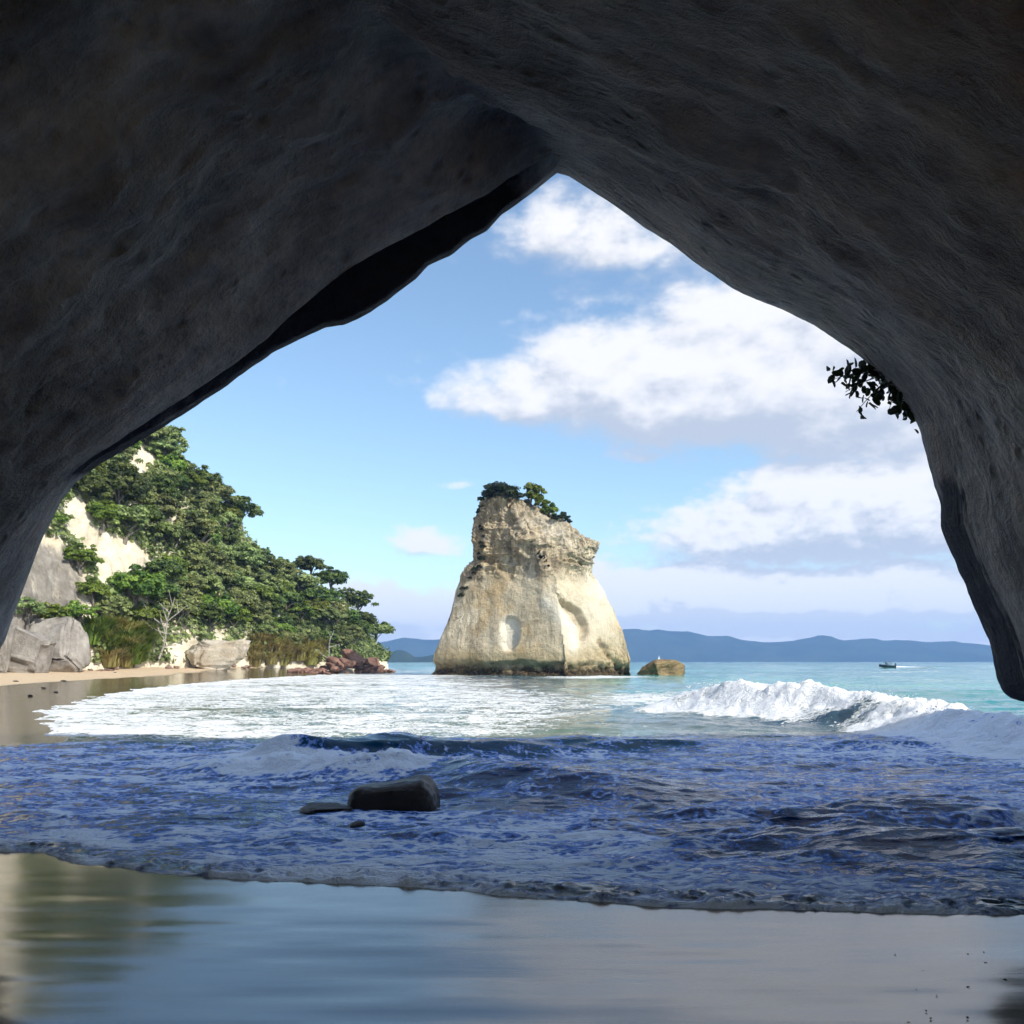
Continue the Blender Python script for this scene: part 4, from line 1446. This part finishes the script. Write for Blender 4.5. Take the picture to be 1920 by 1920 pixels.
# low scrub that fills the gaps between the trees
def build_undergrowth():
    rg = np.random.default_rng(77)
    n = 52000
    ii = rg.integers(0, HP.shape[0] - 1, n); jj = rg.integers(0, HNV - 1, n)
    fu, fv = rg.random(n)[:, None], rg.random(n)[:, None]
    P = HP[ii, jj] * (1 - fu) * (1 - fv) + HP[ii + 1, jj] * fu * (1 - fv) + HP[ii, jj + 1] * (1 - fu) * fv + HP[ii + 1, jj + 1] * fu * fv
    N = HN[ii, jj]
    px = 960 + P[:, 0] / P[:, 1] * F; py = 1240 - (P[:, 2] - CAM_H) / P[:, 1] * F
    keep = (py < 1240) & (px > 40)
    for q in BARE:
        qa = np.array(q, float)
        ins = np.zeros(n, bool)
        for i in range(len(qa)):
            (ax, ay), (bx, by) = qa[i], qa[(i + 1) % len(qa)]
            c = (ay > py) != (by > py)
            ins ^= c & (px < ax + (py - ay) * (bx - ax) / ((by - ay) if by != ay else 1e-9))
        keep &= ~ins
    keep &= fbm(P, 0.35, 3, 79) > -0.42
    P, N = P[keep], N[keep]
    hgt = np.abs(rg.normal(size=(len(P), 1))) * 0.5
    nn = N + rg.normal(size=P.shape) * 0.6 + np.array([0, 0, 0.4])
    nn /= np.linalg.norm(nn, axis=1, keepdims=True)
    tone = np.clip(0.35 + 0.5 * fbm(P, 0.5, 3, 83) + 0.2 * rg.normal(size=len(P)), 0, 1)
    v, f, tn = leaf_cards(P + N * hgt, nn, 0.42, rg, tone)
    me = make_mesh('undergrowth', v, f, smooth=False)
    add_attr(me, 'tone', tn)
    tag(obj('undergrowth', me, M['leaf_olive']), 'low green scrub covering the ground between headland trees', 'scrub', kind='stuff')


build_undergrowth()


# grass tussocks at the foot of the cliff
def tussock_mesh(seed, nb=420, r=0.9, h=1.1):
    rg = np.random.default_rng(seed)
    V, Fc, T = [], [], []
    for i in range(nb):
        a = rg.uniform(0, 2 * math.pi); rr = r * 0.45 * math.sqrt(rg.random())
        b = np.array([math.cos(a) * rr, math.sin(a) * rr, -0.1])
        out = np.array([math.cos(a + rg.normal() * 0.5), math.sin(a + rg.normal() * 0.5), 0])
        H = h * rg.uniform(0.6, 1.1)
        m1 = b + np.array([0, 0, H * 0.65]) + out * r * 0.22
        e = b + np.array([0, 0, H * rg.uniform(0.6, 1.0)]) + out * r * rg.uniform(0.4, 0.8)
        w = np.cross(out, [0, 0, 1]) * 0.036
        o = len(V)
        V += [b - w, b + w, m1 + w, m1 - w, e + w * 0.3, e - w * 0.3]
        Fc += [[o, o + 1, o + 2, o + 3], [o + 3, o + 2, o + 4, o + 5]]
        t = np.clip(0.45 + 0.3 * rg.normal(), 0, 1)
        T += [t * 0.6, t * 0.6, t, t, min(1, t * 1.3), min(1, t * 1.3)]
    me = make_mesh('tussock', np.array(V), np.array(Fc), smooth=False)
    add_attr(me, 'tone', np.array(T))
    return me


TUS = [tussock_mesh(600 + i) for i in range(3)]
TUS_MAT = {}


def tussock(px, py, sc, mat, lab, grp):
    p, n, _ = on_hill(px, py)
    key = (random.randrange(3), mat)
    if key not in TUS_MAT:
        me = TUS[key[0]].copy(); me.materials.append(M[mat]); TUS_MAT[key] = me
    o = obj('grass_tussock', TUS_MAT[key])
    o.location = p + n * 0.1
    o.rotation_euler = (0, 0, random.uniform(0, 6.28))
    o.scale = (sc * HS, sc * HS, sc * HS)
    tag(o, lab, 'grass', grp)


for i in range(30):
    t = (i % 15) / 14
    tussock(472 + 122 * t + random.uniform(-4, 4), (1240 if i < 15 else 1218) + random.uniform(-12, 10), random.uniform(1.1, 1.6), 'leaf_straw', 'straw yellow grass tussock beside the red rocks under the wood', 'straw tussocks near the red rocks')
for i in range(26):
    tussock(168 + 100 * random.random(), 1250 - 62 * random.random(), random.uniform(1.0, 1.5), 'leaf_straw' if i % 3 == 0 else 'leaf_bright', 'green grass tussock at the foot of the cliff by the grey slabs', 'green tussocks by the grey slabs')


# ------------------------------------------------------------------ rocks of the shore
ROCKS = [boulder_mesh('rock', 3, 700 + i, (1.0, 0.85, 0.7), 0.25, 14, 0, 0.75) for i in range(5)]
RMAT = {}


def rock(name, mat, loc, sc, lab, grp=None, cat='rock'):
    k = (random.randrange(5), mat)
    if k not in RMAT:
        me = ROCKS[k[0]].copy(); me.materials.append(M[mat]); RMAT[k] = me
    o = obj(name, RMAT[k])
    o.location = tuple(loc)
    o.rotation_euler = (random.uniform(-0.3, 0.3), random.uniform(-0.3, 0.3), random.uniform(0, 6.28))
    o.scale = sc
    return tag(o, lab, cat, grp)


def ground_at(x, y):
    sd = shore_sd(np.array([x]), np.array([y]))
    return float(sand_z(np.array([x]), np.array([y]), sd)[0])


for i in range(120):                                   # red boulder spit off the headland
    t = random.random()
    px = 545 + 200 * t
    d = np.interp(px, [545, 600, 680, 745], [116, 123, 133, 142]) + random.uniform(-6.0, 2.5)
    x = (px - 960) / F * d
    s = random.uniform(0.22, 0.78) * (1.2 if 600 < px < 720 else 0.8)
    hump = 2.2 * math.exp(-((px - 665) / 45) ** 2) * random.random()
    z = max(ground_at(x, d), -0.1) + s * 0.25 + hump
    rock('shore_rock', 'red_rock', (x, d, z), (s * 1.3, s, s * 0.9), 'reddish rock %s' % ('at the seaward end of the heap off the headland tip' if px > 700 else 'in the high middle of the heap off the headland tip' if px > 625 else 'on the low beach end of the heap below the wood'), 'red rocks %s' % ('seaward' if px > 700 else 'middle' if px > 625 else 'beach end'))
for i, (px, py, s, st) in enumerate([(700, 1240, 1.3, 1), (662, 1234, 1.6, 1), (630, 1244, 1.2, 1)]):
    p = at(px, py, np.interp(px, [545, 600, 680, 745], [114, 121, 131, 140]))
    rock('shore_rock', 'red_rock', p, (s * 1.25, s, s), ['red brown boulder topping the outer end of the rock heap', 'largest reddish boulder in the middle of the rock heap', 'reddish boulder below the pale leaning trunk'][i])
for i in range(26):                                   # stones along the foot of the cliff
    px = random.choice([random.uniform(120, 225), random.uniform(300, 480)])
    d = np.interp(px, [0, 100, 200, 350, 480], [76, 81, 87, 97, 111]) - random.uniform(0.3, 3.0)
    x = (px - 960) / F * d
    s = random.uniform(0.15, 0.42)
    rock('beach_stone', 'stone', (x, d, ground_at(x, d) + s * 0.3), (s * 1.3, s, s * 0.8), 'small reddish stone on dry sand at the foot of the cliff', 'stones along the foot of the cliff', 'stone')
for i, (px, py) in enumerate([(57, 1297), (104, 1291), (82, 1287), (118, 1278), (215, 1268), (30, 1281)]):
    p = gpt(px, py, 0.35)
    rock('beach_pebble', 'wet_rock', (p[0], p[1], ground_at(p[0], p[1]) + 0.03), (0.22, 0.14, 0.10), 'dark pebble lying alone on the open sand beach', 'dark pebbles on the open sand', 'stone')

for i in range(20):
    px, py = random.uniform(1660, 1990), random.uniform(1770, 1935)
    q = gpt(px, py, 0.03)
    sz = random.uniform(0.004, 0.010)
    rock('pebble', 'stone', (q[0], q[1], ground_at(q[0], q[1]) + sz * 0.3), (sz * 1.3, sz, sz * 0.7), 'tiny brown pebble on the wet sand nearest the camera', 'pebbles on the wet sand', 'pebble')

# big pale boulder and grey slabs at the foot of the cliff
me = boulder_mesh('rock', 5, 741, (3.4, 2.4, 1.7), 0.25, 14, 0, 0.55)
p = at(410, 1232, 99.0)
tag(sit('boulder', me, M['pale_rock'], (p[0], p[1], p[2] + 0.05), (0, R(-3), 0.15)), 'big pale block of rock at the back of the beach', 'boulder')
for (px, py, d, sx, sz, rot, seed, lab) in [(35, 1214, 75, 2.3, 2.6, 18, 751, 'grey rock slab leaning at the very edge of the cave wall'), (118, 1214, 80, 2.1, 2.4, -14, 757, 'grey triangular rock slab at the cliff foot beside green tussocks'), (-60, 1190, 71, 2.8, 3.6, 10, 763, 'tall grey rock slab half hidden by the cave wall')]:
    me = boulder_mesh('rock', 5, seed, (sx * 1.5, 3.0, sz * 1.6), 0.16, 12, 0, 0.5, (0.34, 0.62))
    p = at(px, py, d)
    tag(sit('rock_slab', me, M['grey_rock'], p + np.array([0, 0.8, -0.5]), (R(-22), R(rot), 0.2)), lab, 'rock')


# bare-limbed tree at the foot of the cliff and pale leaning trunk
def bare_tree(px, py, d, h, seed, lab, lean, nb):
    rg = np.random.default_rng(seed)
    p = at(px, py, d)
    t = empty('bare_tree', (p[0], p[1], p[2]))
    tag(t, lab, 'tree')
    main = np.array([[lean * s * h + 0.12 * math.sin(5 * s), 0.1 * math.sin(4 * s + 1), h * s] for s in np.linspace(-0.1, 1, 8)])
    v, f = tube(main, np.linspace(0.13, 0.04, 8), 7)
    obj('trunk', make_mesh('trunk', v, f), M['pale_bark'], t)
    for i in range(nb):
        st = main[rg.integers(2, 8)]
        a = rg.uniform(-1.25, 1.25) + (0.3 if lean > 0 else -0.3)
        L = h * rg.uniform(0.45, 0.8)
        e = st + np.array([math.sin(a) * L, rg.uniform(-0.5, 0.3) * L, abs(math.cos(a)) * L * 0.75])
        mpt = (st + e) / 2 + rg.normal(size=3) * 0.10 * L
        v, f = join([tube([st, mpt, e], [0.075, 0.05, 0.02], 5), tube([mpt, mpt + (e - st) * 0.35 + rg.normal(size=3) * 0.18 * L], [0.04, 0.014], 4)])
        obj('branch', make_mesh('branch', v, f), M['pale_bark'], t)
    return t


bare_tree(300, 1228, 94.0, 4.2, 801, 'tangle of bare pale branches at the foot of the wooded cliff', 0.25, 11)
bare_tree(612, 1244, 124.0, 3.3, 803, 'pale leaning trunk at the edge of the wood above red rocks', 0.18, 4)


# ------------------------------------------------------------------ plants on the stack
def stack_top(px, py):
    q = SP[:, :, :]
    D = q[..., 1]
    pxs = 960 + q[..., 0] / D * F; pys = 1240 - (q[..., 2] - CAM_H) / D * F
    d2 = (pxs - px) ** 2 + (pys - py) ** 2 + np.where(D < 112.5, 0, 40.0)
    i, j = np.unravel_index(np.argmin(d2), d2.shape)
    return q[i, j]


for i, (px, py, sc, mat, kind, lift, sq, lab) in enumerate([
    (937, 946, 1.3, 'leaf_black', 'dome', 1.1, 1.0, 'dense dark shrub crowning the left top of the rock stack'),
    (960, 940, 0.6, 'leaf_black', 'loose', 1.0, 0.9, 'small dark shrub beside the crowning shrub on the stack'),
    (1003, 955, 1.2, 'leaf_bright', 'tall', 1.3, 0.95, 'spiky green tree standing on the sloping top of the stack'),
    (1030, 968, 0.85, 'leaf_bright', 'tall', 1.2, 1.0, 'small green tree on the stack just right of the spiky tree'),
    (1052, 980, 0.75, 'leaf_black', 'loose', 0.9, 0.9, 'small dark bush lowest on the sloping top of the stack'),
    (903, 955, 0.45, 'leaf_black', 'loose', 0.2, 1.2, 'dark bush hanging on the upper left corner of the stack')]):
    q = stack_top(px, py)
    tree('stack_shrub', lab, 'shrub', 'plants on top of the rock stack', q + np.array([0, 0.6, -0.25]), sc, mat, kind, i % 2, 1.3 * i, lift, sq)
for i in range(15):
    py = 985 + 130 * (i / 14) + random.uniform(-6, 6)
    pxl = np.interp(py, [960, 1020, 1055, 1085, 1110, 1150], [898, 893, 888, 868, 856, 846])
    q = stack_top(pxl + 6 + random.uniform(0, 10), py)
    tree('ledge_shrub', 'small dark shrub clinging to the left edge of the stack', 'shrub', 'shrubs clinging to the stack edge', q + np.array([0, -0.1, -0.3]), random.uniform(0.16, 0.32), 'leaf_black', 'loose', i % 3, i, 0.6, 0.9)


# ------------------------------------------------------------------ branch hanging over the cave mouth
def hanging_branch():
    rg = np.random.default_rng(91)
    root_p = at(1690, 690, 13.6 * CK)
    t = empty('hanging_branch', tuple(root_p))
    tag(t, 'leafy branch hanging from the right rim of the cave mouth', 'branch')
    # leaf: folded oval, 14 triangles
    L, Wd = 0.046, 0.028
    pts = [(-L, 0, 0)] + [(L * math.cos(a), Wd * math.sin(a), 0.010 * abs(math.sin(a))) for a in (2.4, 1.6, 0.8)] + [(L, 0, -0.006)] + [(L * math.cos(a), -Wd * math.sin(a), 0.010 * abs(math.sin(a))) for a in (0.8, 1.6, 2.4)] + [(0, 0, -0.004)]
    fs = [[8, i, (i + 1) % 8] for i in range(8)]
    me = make_mesh('leaf', np.array(pts), np.array(fs), smooth=False)
    add_attr(me, 'tone', np.full(len(pts), 0.35))
    me.materials.append(M['leaf_black'])
    n_leaf = 0
    for (ex, ey, dd) in [(1558, 712, 13.4), (1585, 735, 13.3), (1606, 772, 13.5), (1610, 690, 13.7), (1640, 745, 13.5), (1668, 765, 13.3), (1625, 715, 13.4), (1655, 705, 13.6), (1690, 775, 13.5), (1708, 780, 13.6), (1640, 680, 13.7), (1665, 725, 13.5)]:
        e = at(ex, ey, dd * CK) - root_p
        st = (at(1700, 700 + 60 * rg.random(), 13.7 * CK) - root_p) * 0.6
        mid = (st + e) / 2 + np.array([0, 0, 0.10])
        ts = np.linspace(0, 1, 7)[:, None]
        path = (1 - ts) ** 2 * st + 2 * ts * (1 - ts) * mid + ts ** 2 * e
        v, f = tube(path, np.linspace(0.009, 0.003, 7), 5)
        obj('twig', make_mesh('twig', v, f), M['bark'], t)
        for q in range(18):
            u = 1 - abs(rg.normal()) * 0.30
            u = min(max(u, 0.15), 1.02)
            c = (1 - u) ** 2 * st + 2 * u * (1 - u) * mid + u ** 2 * e + rg.normal(size=3) * 0.055
            lf = obj('leaf', me, None, t)
            lf.location = tuple(c)
            lf.rotation_euler = tuple(rg.uniform(-1.4, 1.4, 2)) + (rg.uniform(0, 6.28),)
            s = rg.uniform(0.75, 1.25)
            lf.scale = (s, s, s)
            n_leaf += 1


hanging_branch()


# ------------------------------------------------------------------ boats
def box_v(x0, x1, y0, y1, z0, z1, taper=1.0):
    cx, cy = (x0 + x1) / 2, (y0 + y1) / 2
    v = [(x0, y0, z0), (x1, y0, z0), (x1, y1, z0), (x0, y1, z0)]
    v += [(cx + (a - cx) * taper, cy + (b - cy) * taper, z1) for a, b in ((x0, y0), (x1, y0), (x1, y1), (x0, y1))]
    f = [[0, 3, 2, 1], [4, 5, 6, 7], [0, 1, 5, 4], [1, 2, 6, 5], [2, 3, 7, 6], [3, 0, 4, 7]]
    return np.array(v, float), np.array(f)


def hull_mesh(name, L, B, H):
    n, m = 15, 7
    P = np.zeros((n, m, 3))
    for i in range(n):
        t = i / (n - 1)
        x = -L / 2 + L * t
        w = B / 2 * (1 if t < 0.55 else max(0.03, 1 - ((t - 0.55) / 0.45) ** 2.2))
        sheer = H * (1 + 0.35 * max(0, t - 0.4) ** 1.5)
        keel = 0.15 * H * max(0, t - 0.6) * 4
        for j, (fy, fz) in enumerate([(-1, 1), (-0.92, 0.45), (-0.55, 0.0), (0, -0.25), (0.55, 0.0), (0.92, 0.45), (1, 1)]):
            P[i, j] = (x, w * fy, keel * (1 - fz) + sheer * fz)
    V = P.reshape(-1, 3)
    f = grid_faces(n, m)
    deck = np.array([[i * m, (i + 1) * m, (i + 1) * m + m - 1, i * m + m - 1] for i in range(n - 1)])
    V2 = V.copy(); V2[:, 2] -= 0.02
    tr = np.array([[0, 1, 5, 6], [1, 2, 4, 5], [2, 3, 3 + 0, 4]])
    return make_mesh(name, V, np.concatenate([f, deck, tr[:2]]), smooth=False)


def motorboat():
    p = gpt(1663, 1251.5)
    t = empty('motorboat', (p[0], p[1], 0.0), R(178))
    tag(t, 'small dark motorboat speeding across the bay before the far hills', 'boat')
    h = obj('hull', hull_mesh('hull', 4.6, 1.8, 0.62), M['boat_dark'], t)
    h.location = (0, 0, 0.05); h.rotation_euler = (0, R(-4), 0)
    v, f = join([box_v(-0.3, 0.35, -0.4, 0.4, 0.5, 1.15, 0.8), box_v(0.2, 0.35, -0.45, 0.45, 1.1, 1.5, 0.85)])
    obj('console', make_mesh('console', v, f, False), M['boat_grey'], t)
    v, f = join([box_v(-2.55, -2.2, -0.2, 0.2, 0.5, 1.15, 0.8), box_v(-2.45, -2.3, -0.08, 0.08, -0.2, 0.5, 1.0)])
    obj('outboard_motor', make_mesh('outboard_motor', v, f, False), M['boat_dark'], t)
    v, f = join([tube([(-1.0, -0.7, 0.5), (-1.0, -0.7, 1.6), (0.6, -0.7, 1.65), (0.6, -0.7, 0.6)], [0.04] * 4, 5), tube([(-1.0, 0.7, 0.5), (-1.0, 0.7, 1.6), (0.6, 0.7, 1.65), (0.6, 0.7, 0.6)], [0.04] * 4, 5), box_v(-1.05, 0.7, -0.78, 0.78, 1.62, 1.70, 0.95)])
    obj('canopy', make_mesh('canopy', v, f, False), M['boat_dark'], t)
    # churned wake astern
    n, m = 60, 14
    U, Vv = np.meshgrid(np.linspace(0, 1, n), np.linspace(-1, 1, m), indexing='ij')
    Xw = -2.2 - 11.0 * U
    Yw = Vv * (0.7 + 1.6 * U)
    Zw = 0.07 + (0.42 * np.exp(-U * 3.0) * (1 - Vv ** 2)) + 0.16 * (fbm(np.stack([Xw, Yw], -1), 1.3, 3, 95)) * (1 - U) * (1 - Vv ** 2)
    me = make_mesh('wake', np.stack([Xw, Yw, Zw], -1), grid_faces(n, m))
    add_attr(me, 'foam', (1.0 - 0.45 * U.ravel()))
    add_attr(me, 'deep', np.ones(n * m))
    add_attr(me, 'sandy', np.zeros(n * m))
    add_attr(me, 'far', np.ones(n * m))
    obj('wake', me, M['sea'], t)


motorboat()


def sailboat():
    p = np.array([(1236 - 960) / F * 1600, 1600, 0])
    t = empty('sailboat', tuple(p), R(20))
    tag(t, 'tiny white sailing boat far out beneath the blue hills', 'boat')
    obj('hull', hull_mesh('hull', 10, 3.0, 1.2), M['boat_white'], t)
    v, f = tube([(0, 0, 0.5), (0, 0, 13.5)], [0.09, 0.05], 6)
    obj('mast', make_mesh('mast', v, f), M['boat_grey'], t)
    V, Fc = [], []
    for (x0, x1, tip) in ((-4.2, -0.1, (-0.1, 13.0)), (4.6, 0.3, (0.15, 11.0))):
        me_v = []
        for i in range(8):
            s = i / 7
            for j in range(5):
                u = j / 4
                xx = (x0 + (x1 - x0) * u) * (1 - s) + tip[0] * s
                me_v.append((xx, 0.5 * math.sin(math.pi * u) * (1 - s), 1.6 + (tip[1] - 1.6) * s))
        sm = make_mesh('sail', np.array(me_v), grid_faces(8, 5))
        so = obj('sail', sm, M['boat_white'], t)
        md = so.modifiers.new('thick', 'SOLIDIFY'); md.thickness = 0.03


sailboat()


# ------------------------------------------------------------------ far hills
def hills(name, prof, d, depth, seed, rough):
    prof = np.array(prof, float)
    n, m = 420, 34
    px = np.linspace(prof[0, 0], prof[-1, 0], n)
    h = np.interp(px, prof[:, 0], prof[:, 1]) / F * d
    h = h * (1 + 0.0 * px)
    X = (px - 960) / F * d
    V = np.zeros((n, m, 3))
    for j in range(m):
        s = j / (m - 1)
        r = 1 - abs(s - 0.5) * 2
        V[:, j, 0] = X * (1 + 0.0 * s)
        V[:, j, 1] = d + (s - 0.5) * depth
        V[:, j, 2] = h * sstep(r, 0.0, 1.0) - 4
    nz = fbm(V, rough, 5, seed, 0.55)
    V[..., 2] += nz * 0.22 * h[:, None] * (0.3 + 0.7 * np.linspace(0, 1, m)[None, :] * 0 + 0.0)
    V[..., 2] += 0.16 * h[:, None] * fbm(V * np.array([1, 0.5, 0]), rough * 2.2, 4, seed + 3, 0.5, True) * np.sin(np.linspace(0, math.pi, m))[None, :]
    me = make_mesh(name, V, grid_faces(n, m))
    o = obj(name, me, M['hills'])
    tag(o, kind='structure')
    return o


hills('hills', [(-500, 40), (200, 45), (560, 30), (640, 34), (690, 40), (760, 42), (800, 40), (900, 46), (1060, 50), (1150, 58), (1230, 63), (1270, 60), (1330, 46), (1390, 42), (1430, 36), (1470, 40), (1510, 45), (1540, 46), (1580, 44), (1640, 47), (1690, 42), (1730, 41), (1780, 43), (1830, 36), (1880, 29), (1960, 26), (2100, 35), (2400, 45), (2900, 40)], 3500, 1000, 901, 0.0024)
hills('island', [(715, 3), (728, 18), (745, 26), (762, 24), (778, 14), (800, 16), (830, 20), (860, 12), (900, 3)], 1500, 130, 905, 0.012)


# ------------------------------------------------------------------ air
def haze():
    v, f = box_v(-4200, 4200, -300, 4700, -5.5, 190.0)
    m = bpy.data.materials.new('haze')
    m.use_nodes = True
    t = NT(m.node_tree)
    out = t.n('ShaderNodeOutputMaterial')
    vol = t.n('ShaderNodeVolumePrincipled')
    vol.inputs['Color'].default_value = (0.32, 0.50, 0.95, 1)
    vol.inputs['Density'].default_value = 0.00021
    vol.inputs['Anisotropy'].default_value = 0.0
    t.link(vol.outputs[0], out.inputs['Volume'])
    o = obj('haze', make_mesh('haze', v, f, False), m)
    tag(o, kind='stuff')


haze()


# ------------------------------------------------------------------ spray thrown up along the breaker
def spray():
    rg = np.random.default_rng(15)
    c2, a2 = CREST
    c = np.array(c2, float); a = np.array(a2, float)
    seg = np.concatenate([[0], np.cumsum(np.linalg.norm(np.diff(c, axis=0), axis=1))])
    n = 2600
    t = rg.uniform(0.08, 0.80, n) * seg[-1]
    x = np.interp(t, seg, c[:, 0]); y = np.interp(t, seg, c[:, 1]); am = np.interp(t, seg, a)
    x = x + rg.normal(size=n) * 0.30 - 0.1; y = y + rg.normal(size=n) * 0.35 - 0.25
    z = am * rg.uniform(0.55, 1.0, n) + np.abs(rg.normal(size=n)) * 0.10 * am
    r = rg.uniform(0.006, 0.026, n) * (0.6 + 0.4 * (rg.random(n) < 0.2))
    o8 = np.array([(1, 0, 0), (-1, 0, 0), (0, 1, 0), (0, -1, 0), (0, 0, 1), (0, 0, -1)], float)
    f8 = np.array([(0, 2, 4), (2, 1, 4), (1, 3, 4), (3, 0, 4), (2, 0, 5), (1, 2, 5), (3, 1, 5), (0, 3, 5)])
    V = np.stack([x, y, z], -1)[:, None, :] + o8[None] * r[:, None, None] * rg.uniform(0.6, 1.5, (n, 1, 3))
    Fc = f8[None] + (np.arange(n) * 6)[:, None, None]
    me = make_mesh('spray', V.reshape(-1, 3), Fc.reshape(-1, 3))
    tag(obj('spray', me, M['froth']), 'white droplets of spray along the breaking wave', 'spray', kind='stuff')


spray()
